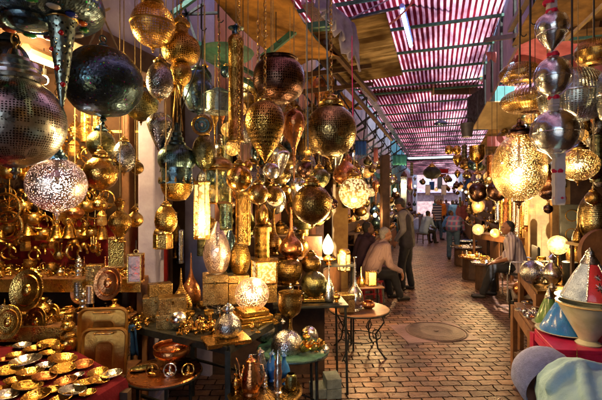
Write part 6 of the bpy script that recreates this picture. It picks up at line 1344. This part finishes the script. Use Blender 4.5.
# distant people
j = sitting(.40, .16, .14, reach=.38); j['wrR'] = (.10, .5, .62); j['elR'] = (.22, .26, .7)
person('man in a light blue shirt and black trousers seated far down the left side', gp(424, 15.6), R(-60), j, shirt='shirt_skyblue', trouser='trouser_black', vox=.022, sc=1.0)
stool(gp(423, 15.6), .36, .40, 'dark_wood', 'dark stool under the distant man in light blue', R(-60))
person('distant man walking in a dark shirt with pale hoops', gp(437, 17.2), R(-150), standing(.02, step=.10), shirt='shirt_hoop', trouser='jeans', hair='hair_grey', vox=.022, sc=1.0, sleeve=.3)
j = standing(0, step=.02); j.update(pel=(0, 0, .93), waist=(0, .16, 1.03), chest=(0, .36, 1.08), neck=(0, .54, 1.06), head=(0, .64, 1.0), shL=(-.17, .46, 1.07), shR=(.17, .46, 1.07), elL=(-.22, .52, .82), elR=(.22, .52, .82), wrL=(-.12, .66, .72), wrR=(.14, .66, .72))
person('person in blue jeans and plaid shirt bending over the goods', gp(453, 11.4), R(-28), j, shirt='shirt_plaid', trouser='jeans', vox=.016, sc=1.02)
person('man in a bright blue shirt standing beyond the bending person', gp(453, 19.5), R(10), standing(.02), shirt='shirt_blue', trouser='trouser_black', vox=.024, sc=.98)
person('man in a maroon shirt standing right of the bright blue shirt', gp(462, 18.5), R(170), standing(.02), shirt='shirt_maroon', trouser='trouser_black', vox=.024, sc=.97)
j = sitting(.30, .2, .15)
person('person in blue crouching between the hooped shirt and the bright blue shirt', gp(444, 18.0), R(-120), j, shirt='shirt_blue', trouser='trouser_black', vox=.024, sc=1.05)
person('farthest figure in white at the bright end of the alley', gp(446, 27), R(180), standing(.02), shirt='white_cloth', trouser='jeans', vox=.03)
person('distant person in an orange top walking in the far lane', gp(441, 22), R(160), standing(.02, step=.08), shirt='orange_bright', trouser='trouser_black', vox=.028)
person('distant person in a teal top near the far left stall', gp(436, 24), R(30), standing(.02, step=.06), shirt='teal_cloth', trouser='jeans', vox=.028)
person('distant person in grey at the right of the far lane', gp(456, 25), R(200), standing(.02), shirt='jacket_grey', trouser='trouser_black', vox=.028)
# man bent forward in the bottom right corner
o = thing('person', 'person in a pale aqua shirt and lavender blue cap bending forward at the bottom right', 'person', (0, 0, 0))
hc = P(553, 384, 1.55)
B = M()
sh = hc+V((-.005, -.19, -.02)); pv = V((.93, .50, .95))
B.sph(hc, .088, 20, 14, (1, 1.0, .95)); B.sph(hc+V((-.055, .03, -.05)), .055, 16, 10); B.sph(hc+V((-.12, .05, -.04)), .014, 10, 8); B.sph(hc+V((.0, -.08, -.03)), .02, 10, 8, (.8, .4, 1.2))
B.caps(hc+V((.04, -.03, -.02)), sh, .055, .062)
for k in (-1, 1):
    lat = V((.35, .9, 0)).normalized()*k; B.caps(sh+lat*.08, pv+lat*.06, .12, .13); s_ = sh+lat*.17; e_ = s_+V((-.06, .10*k, -.26)); w_ = e_+V((-.14, .03, -.20)); B.caps(s_, e_, .05, .04); B.caps(e_, w_, .04, .027); hand(B, w_, (-.4, 0, -1), (0, -1, 0), 1, .5, k)
    kn = V((pv.x-.10, pv.y+.16*k+.1, .46)); an = V((pv.x, pv.y+.16*k, .08)); B.caps(pv+lat*.07, kn, .085, .055); B.caps(kn, an, .055, .036); B.caps(an+V((0, 0, -.04)), an+V((-.15, .04, -.04)), .035, .028)
fuse(B, 'body', 'skin_dark', o, .010, 2)
# round cap tipped forward, its band a thick arch
mt = Matrix.Translation(hc+V((-.012, .03, .010))) @ V((-.12, .86, .34)).to_track_quat('Z', 'Y').to_matrix().to_4x4()
h = M(); h.sph(hc+V((.022, -.045, -.02)), .092, 22, 14); fuse(h, 'hair', 'hair_black', o, .008, 1, .006, .02)
M().lathe([(.112, -.045), (.118, -.03), (.117, .02), (.108, .055), (.085, .085), (.045, .1), (.001, .104), (.001, .098), (.07, .08), (.102, .03), (.106, -.04), (.112, -.045)], 40, mtx=mt).build('cap', 'cap_blue', o)
m = M()
for k in (-1, 1):
    lat = V((.35, .9, 0)).normalized()*k; m.caps(sh+lat*.09+V((0, 0, .015)), pv+lat*.07, .145, .165); s_ = sh+lat*.17; e_ = s_+V((-.06, .10*k, -.26)); m.caps(s_, e_, .075, .062); m.caps(e_, e_+V((-.12, .03, -.17)), .062, .05)
m.caps(sh+V((0, 0, .02)), pv+V((0, 0, .03)), .15, .18); m.caps(sh, sh+(hc-sh)*.30, .10, .085)
ax = (pv-sh).normalized(); up_ = V((0, 0, 1)); sd_ = ax.cross(up_).normalized()
for (u0, v0, u1, v1, rr_) in ((.02, -.9, .55, .1, .020), (.10, -.3, .62, .5, .017), (.0, .1, .35, .9, .018), (.25, -1.0, .8, -.2, .022), (-.02, -.5, .22, .25, .014), (.42, -.1, .95, .5, .018), (.12, -1.2, .45, -.7, .020), (-.05, -1.1, .04, .8, .022)):
    pp = []
    for k in range(9):
        u = u0+(u1-u0)*k/8; v = v0+(v1-v0)*k/8; an_ = v*1.1; pp.append(sh+ax*((pv-sh).length*u)+(up_*cos(an_)+sd_*sin(an_))*(.172+.030*u)+V((0, 0, .004*sin(k*1.3))))
    for a_, b_ in zip(pp[:-1], pp[1:]): m.caps(a_, b_, rr_, rr_, 8)
fuse(m, 'shirt', 'shirt_aqua', o, .008, 5, .02, .16)
m = M()
for k in (-1, 1):
    kn = V((pv.x-.10, pv.y+.16*k+.1, .46)); an = V((pv.x, pv.y+.16*k, .08)); lat = V((.35, .9, 0)).normalized()*k; m.caps(pv+lat*.06, kn, .125, .08); m.caps(kn, an, .08, .065)
fuse(m, 'trousers', 'jeans', o, .014, 3, .02, .1)

# ------------------------------------------------------------------ brassware filling the stalls down both sides
PK = [('globe', 'bronze_pierced', 'dull gold ball lantern'), ('globe', 'dark_copper', 'dark copper ball lantern'), ('onion', 'gold_engraved', 'gold onion lantern'), ('egg', 'silver_engraved', 'silver egg lantern'), ('bowl', 'old_gold', 'old gold bowl lantern'), ('drop', 'copper', 'copper drop lantern'), ('tube', 'bronze_green', 'bronze tube lantern'), ('oblate', 'bronze_green', 'green bronze flattened lantern'), ('bulbdown', 'teal_iron', 'teal iron bulb lantern'), ('pear', 'silver', 'silver pear lantern'), ('globe', 'glow_amber', 'amber lit ball lantern'), ('globe', 'glow_white', 'white lit ball lantern')]
ASP = {'globe': 1, 'onion': 1.4, 'egg': 1.4, 'bowl': .8, 'drop': 3.2, 'tube': 4, 'oblate': .75, 'bulbdown': 1.2, 'pear': 1.4}
pro = {}
def hang(i, loc, r, base, group, cord=.5):
    kind, mat, nm = PK[i]
    if i not in pro:
        o = thing(nm.split()[-2]+'_lantern' if kind not in ('globe',) else 'ball_lantern', '', 'lantern', loc, 0, group); rr = .1; H = .2*ASP[kind]
        lathe_part('body', PROF[kind], rr, H, 0, mat, o, 22); lathe_part('cap', tiers(1), rr*(.6 if kind == 'drop' else 1), 0, H*.985, 'old_gold', o, 14, scaleboth=True)
        M().tube([(0, 0, H+.045), (0, 0, H+.9)], .003, 4, cap=False).build('cord', 'cord_dark', o); pro[i] = o
    else: o = copy_thing(pro[i], loc, random.uniform(0, 6), group=group)
    o.scale = (r/.1,)*3
    size = 'small' if r < .085 else 'mid sized' if r < .125 else 'large'
    auto(o, f'{size} {nm} {base}'); return o
rnd = random.Random(12)
zones = [  # t0, t1, n0, n1, z0, z1, count, text, group
 (3.6, 5.4, -3.2, -2.1, .9, 2.3, 26, 'deep behind the teardrop lamps', LG),
 (3.55, 4.6, -1.95, -1.5, 1.0, 2.7, 22, 'by the lilac pillar', LG),
 (3.05, 3.5, -2.0, -1.75, 1.0, 2.6, 20, 'by the lilac pillar edge', LG),
 (6.2, 8.3, 1.3, 2.5, 1.7, 3.0, 24, 'in the right shop bay', RG),
 (3.4, 4.4, -2.6, -2.1, 1.0, 2.2, 14, 'in the dark gap by the pillar', LG),
 (3.7, 5.6, -2.0, -1.2, 1.3, 2.7, 44, 'above the left tables', LG),
 (5.6, 8.2, -2.0, -1.3, 1.5, 2.5, 26, 'over the seated men', LG),
 (8.2, 11.5, -2.0, -1.25, 1.0, 2.6, 32, 'behind the standing man', LG),
 (11.5, 16, -2.05, -1.2, .9, 2.6, 26, 'far along the left stalls', LG),
 (16, 24, -2.2, -1.1, 1.0, 2.7, 18, 'over the far left stalls', LG),
 (2.6, 5.2, 2.2, 3.3, 2.2, 2.9, 12, 'above the right counter', RG),
 (7.6, 11, 1.0, 1.9, 1.5, 2.7, 28, 'over the man in stripes', RG),
 (9.2, 14, .95, 1.8, 1.2, 2.6, 26, 'beside the bending person', RG),
 (14, 24, .9, 1.9, 1.1, 2.6, 22, 'over the far right stalls', RG),
 (9.5, 13, .55, 1.0, 2.1, 2.9, 12, 'over the right half of the alley', RG),
 (18, 30, -1.3, 1.3, 2.0, 3.0, 26, 'across the far alley end', RG),
 (5.5, 8, 1.2, 2.6, 2.2, 3.0, 16, 'under the pink cloth canopy', RG),
]
for (t0, t1, n0, n1, z0, z1, cnt, txt, grp) in zones:
    for i in range(cnt):
        k = rnd.choice([0, 0, 1, 2, 3, 4, 5, 6, 7, 8, 9, 2, 4]) if rnd.random() > .12 else rnd.choice([10, 11])
        t = rnd.uniform(t0, t1); n = rnd.uniform(n0, n1); z = rnd.uniform(z0, z1); r = rnd.uniform(.06, .15) if t > 3.6 else .07
        if k in (5, 6): r *= .6
        hang(k, A(t, n, z), r, txt, grp)
# goods standing on stall tables along both sides
GK = [('vase', 'gold', 'gold vase'), ('ewer', 'silver', 'silver ewer'), ('longneck', 'copper', 'copper bottle'), ('spire', 'gold_engraved', 'gold spire pot'), ('globe', 'old_gold', 'old gold ball'), ('bowl', 'brass', 'brass bowl'), ('goblet', 'gold_engraved', 'engraved goblet'), ('tower', 'silver', 'silver tower pot'), ('barrel', 'dark_copper', 'dark copper jar'), ('ewer', 'bronze_green', 'green bronze ewer'), ('teardrop', 'glow_amber', 'lit amber lamp')]
GA = {'vase': 2.6, 'ewer': 2.2, 'longneck': 3.2, 'spire': 2.4, 'globe': 2, 'bowl': 1.3, 'goblet': 2.4, 'tower': 3.6, 'barrel': 1.8, 'teardrop': 2.6}
pg = {}
def good(i, loc, r, txt, grp):
    kind, mat, nm = GK[i]
    if i not in pg:
        o = thing(nm.split()[-1]+'_ware' if False else 'brass_'+nm.split()[-1], '', nm.split()[-1], loc, 0, grp); H = .1*GA[kind]
        lathe_part('vessel', PROF[kind], .1, H, 0, mat, o, 20); M().torus((0, 0, .006), .05, .006, 16, 6).build('foot_ring', 'old_gold', o); pg[i] = o
    else: o = copy_thing(pg[i], loc, random.uniform(0, 6), group=grp)
    o.scale = (r/.1,)*3; auto(o, f'{nm} {txt}'); return o
def stall(t0, t1, n0, n1, z, label, txt, cnt, steps=2, cloth='dark_wood', grp='wares on the stall tables'):
    o = thing('stall_table', label, 'stall', A(t0, n0, 0), YAW); L = t1-t0; W = n1-n0; left = n0 < 0
    lev = []
    for s in range(steps):
        a, b = (0, W*(1-.45*s)) if left else (W*.45*s, W); zz = z+.22*s; M().box((a, 0, zz-.03), (b, L, zz)).build('tabletop', cloth, o, smooth=False, bevel=.004); lev.append((a, b, zz))
        M().box(((b-.02) if left else a, .002, zz-.20 if s else .25), (b if left else a+.02, L-.002, zz-.031)).build('front_panel', 'interior_dark' if s else 'wood', o, smooth=False)
    for y in (.03, L-.08):
        for x in (.03, W-.08): M().box((x, y, 0), (x+.05, y+.05, z-.03)).build('leg', 'dark_wood', o, smooth=False)
    for i in range(cnt):
        s = rnd.randrange(steps); a, b, zz = lev[s]; 
        if s < steps-1: lo, hi = (lev[s+1][1]+.05, b-.05) if left else (a+.05, lev[s+1][0]-.05)
        else: lo, hi = a+.06, b-.06
        if hi < lo: lo, hi = a+.04, b-.04
        good(rnd.choice([0, 1, 2, 3, 4, 5, 6, 7, 8, 9, 3, 0]) if rnd.random() > .06 else 10, A(t0+.1+(L-.2)*(i+.5+rnd.uniform(-.3, .3))/cnt, n0+rnd.uniform(lo, hi), zz), rnd.uniform(.045, .085), txt, grp)
stall(4.3, 6.2, -2.02, -1.45, .78, 'dark stepped stall table against the orange wall', 'on the stall behind the middle tables', 26, 3)
stall(8.7, 11.2, -2.02, -1.5, .72, 'dark stall table behind the standing man', 'on the stall behind the standing man', 22, 3)
stall(11.6, 14.6, -2.02, -1.4, .72, 'stall table before the pale wall on the left', 'on the stall before the pale left wall', 20, 3)
stall(17.3, 22, -2.02, -1.3, .75, 'farthest left stall table beyond the light blue shirt', 'on the farthest left stall', 16, 3)
stall(22.3, 27, -1.9, -.9, .8, 'cluttered stall table reaching into the far lane on the left', 'on the stall reaching into the far lane', 16, 3)
stall(21.5, 27, .8, 1.9, .8, 'cluttered stall table reaching into the far lane on the right', 'on the far right lane stall', 16, 3)
stall(9.6, 11.2, 1.25, 1.9, .80, 'right stall table behind the man in stripes', 'on the stall behind the man in stripes', 18, 3)
stall(11.6, 15, 1.2, 1.9, .75, 'right stall table beside the bending person', 'on the stall beside the bending person', 22, 3)
stall(15.6, 21, 1.1, 1.9, .75, 'farthest right stall table', 'on the farthest right stall', 18, 3)
def scatter(tri, z, cnt, txt, grp, r=(.03, .055), seed=0, avoid=()):
    rr_ = random.Random(seed); done = [Vector(a) for a in avoid]; k = 0; tr = 0
    while k < cnt and tr < 4000:
        tr += 1; u, v = rr_.random(), rr_.random(); p = Vector(tri[0])+(Vector(tri[1])-Vector(tri[0]))*u+(Vector(tri[2])-Vector(tri[0]))*v; q = rr_.uniform(*r)
        if any((p-d).length < q*1.7 for d in done): continue
        done.append(p); k += 1; good(rr_.choice([0, 1, 2, 3, 4, 5, 6, 7, 8, 9, 5, 4, 6]), Vector((p.x, p.y, z)), q, txt, grp)
GT = 'small wares standing on the tables'
scatter([(-1.1, 3.0), (-.5, 2.68), (-.85, 3.4)], BT, 9, 'towards the back of the black table', GT, (.025, .04), 1)
scatter([(-.55, 2.62), (-.36, 2.6), (-.3, 2.95)], BT, 5, 'near the right corner of the black table', GT, (.018, .03), 2)
scatter([(-.25, 3.55), (.34, 3.55), (-.25, 3.9)], t2z, 9, 'on the middle iron table', GT, (.03, .05), 3)
scatter([(.50, 4.35), (.80, 4.35), (.50, 4.65)], t3z, 5, 'on the little round table', GT, (.025, .04), 4)
scatter([(2.2, 3.62), (3.0, 3.6), (2.5, 4.4)], CZ, 16, 'on the counter under the lit bulb', GT, (.035, .06), 5)
scatter([(1.95, 3.12), (2.5, 3.1), (2.15, 3.7)], .722, 10, 'on the red brown table', GT, (.02, .035), 6)
scatter([(-2.6, 2.76), (-1.3, 2.76), (-2.6, 3.04)], .84, 26, 'on the lower shop shelf', GT, (.035, .06), 7)
scatter([(-2.8, 3.1), (-1.3, 3.1), (-2.8, 3.4)], 1.10, 22, 'on the upper shop shelf', GT, (.03, .05), 8)
scatter([(-2.2, 2.52), (-1.5, 2.52), (-2.2, 2.7)], .60, 10, 'on the low ledge behind the dish table', GT, (.045, .07), 9)
scatter([(.05, 2.72), (.2, 2.75), (.0, 2.95)], t6z, 4, 'on the green metal tray', GT, (.022, .03), 10)
scatter([(-.33, 2.4), (-.1, 2.4), (-.33, 2.6)], t7z, 6, 'on the low teapot tray', GT, (.018, .028), 11)
for (px, y, w, Z, cnt, i) in ((474, 257, 30, 8.6, 7, 1), (487, 263, 30, 7.6, 7, 2), (466, 247, 30, 10.4, 6, 3)): x = (px-CX)*Z/F; scatter([(x-.2, Z-.15), (x+.2, Z-.15), (x-.2, Z+.15)], CAMH-(y-CY)*Z/F, cnt, ['', 'on the gold tray table', 'on the nearest silver tray table', 'on the blue glinting table'][i], GT, (.025, .045), 20+i)
scatter([(4.3, 8.3), (4.85, 8.3), (4.4, 9.5)], .92, 12, 'on the orange edged table', GT, (.05, .08), 30)
# extra vertical pale tubes hanging behind the man in stripes
for i in range(9): lamp('tube', 497+i*4.2, 205+(i*37 % 11)-5, 3.6, 44+(i*53 % 14), 8.0+.1*(i % 3), ['silver', 'gold', 'copper', 'gold', 'silver'][i % 5], f'long hanging {["silver", "gold", "copper", "gold", "silver"][i % 5]} tube chime behind the man in stripes', cap='old_gold', seg=12, name='tube_chime', cat='chime', autol=True, group='tube chimes on the right')

# ------------------------------------------------------------------ light, sky, camera
w = bpy.data.worlds.new('World'); SC.world = w; w.use_nodes = True; n = w.node_tree
bg = n.nodes['Background']; sky = n.nodes.new('ShaderNodeTexSky'); sky.sky_type = 'NISHITA'; sky.sun_disc = False
EL, AZ = 58, 200      # sun high behind the camera's right shoulder
sky.sun_elevation = R(EL); sky.sun_rotation = R(AZ); n.links.new(sky.outputs[0], bg.inputs[0]); bg.inputs[1].default_value = .15
sd = bpy.data.lights.new('sun', 'SUN'); sd.energy = 5; sd.angle = R(.5); sd.color = (1, .94, .86); so = bpy.data.objects.new('sun', sd); COL.objects.link(so)
dvec = Vector((sin(R(AZ))*cos(R(EL)), cos(R(AZ))*cos(R(EL)), sin(R(EL)))); so.rotation_euler = dvec.to_track_quat('Z', 'Y').to_euler()
LASTB = [None]
def bulb(px, py, Z, e, label, r=.03, z=None):     # bare bulbs of the brass shop, and extra ones added to brighten the stalls
    o = thing('bare_bulb', label, 'light bulb', P(px, py, Z)); M().sph((0, 0, 0), r, 12, 8, (1, 1, 1.2)).build('glass_bulb', 'bulb_warm', o); M().tube([(0, 0, r), (0, 0, r+.05)], r*.5, 8).build('socket', 'black_iron', o)
    M().tube([(0, 0, r+.05), (0, 0, max(r+.06, 2.8-o.location.z))], .003, 5).build('cord', 'cord_dark', o)
    ld = bpy.data.lights.new('bulb_light', 'POINT'); ld.energy = e; ld.color = (1, .58, .22); ld.shadow_soft_size = r*1.3; l = bpy.data.objects.new('bulb_light', ld); COL.objects.link(l); l.parent = o; l.location = (0, 0, 0)
    LASTB[0] = o; return o
LP = [(44, 80, 2.9, 26, 'bright bulb glaring in the brass shop under the strip light'), (14, 96, 2.9, 16, 'second bright bulb farther left in the brass shop')]
for a in LP: bulb(*a)
def point(px, py, Z, e, parent=None, r=.05, col=(1, .60, .24)):
    ld = bpy.data.lights.new('lamp_light', 'POINT'); ld.energy = e; ld.color = col; ld.shadow_soft_size = r; l = bpy.data.objects.new('lamp_light', ld); COL.objects.link(l); l.location = P(px, py, Z)
# light given off by the lamps that burn in the photograph
point(44, 84, 2.55, 30, r=.12, col=(1, .62, .22))          # the warm strip light
point(354, 246, 2.6, 9, r=.12); point(328, 240, 4.35, 26); point(264, 262, 3.0, 4); point(252, 294, 3.0, 3); point(202, 226, 2.1, 3)
point(371, 272, 5.6, 14); point(558, 240, 4.0, 18, r=.08); point(531, 206, 7.5, 12, r=.12); point(480, 228, 8.4, 22); point(495, 239, 8.1, 6)
point(500, 205, 2.3, 9, r=.1); point(478, 206, 6.3, 6); point(545, 272, 3.7, 3); point(344, 255, 4.4, 5)
for px, py, Z, e in ((395, 190, 9.5, 26), (405, 185, 13, 34), (415, 186, 18, 40), (470, 196, 10.5, 26), (466, 192, 14, 34), (462, 190, 19, 40), (300, 190, 4.6, 12), (230, 195, 4.4, 12), (375, 215, 8.3, 16), (505, 200, 8.4, 16)): bulb(px, py, Z, e, 'bare bulb burning among the brassware '+('of the left stalls' if px < 430 else 'of the right stalls'), r=.035); auto(bpy.context.scene.objects[-1] if False else LASTB[0], 'bare bulb burning among the brassware '+('of the left stalls' if px < 430 else 'of the right stalls'))  # extra bulbs with point lights, added to brighten the dark stalls
finish_labels()
cd = bpy.data.cameras.new('camera'); cam = bpy.data.objects.new('camera', cd); COL.objects.link(cam); SC.camera = cam
cam.location = (0, 0, CAMH); cam.rotation_euler = (R(90), 0, 0); cd.sensor_width = 36; cd.lens = F/602*36; cd.clip_start = .05; cd.clip_end = 400
SC.view_settings.view_transform = 'Standard'; SC.view_settings.look = 'None'; SC.view_settings.exposure = 1.75; SC.view_settings.gamma = 1
SC.render.engine = 'CYCLES'; c = SC.cycles; c.use_denoising = True; c.max_bounces = 8; c.glossy_bounces = 4; c.transparent_max_bounces = 24; c.diffuse_bounces = 3
c.sample_clamp_indirect = 4; c.sample_clamp_direct = 30; c.caustics_reflective = False; c.caustics_refractive = False; c.use_light_tree = True; c.blur_glossy = .5
c.use_adaptive_sampling = True; c.adaptive_threshold = .02
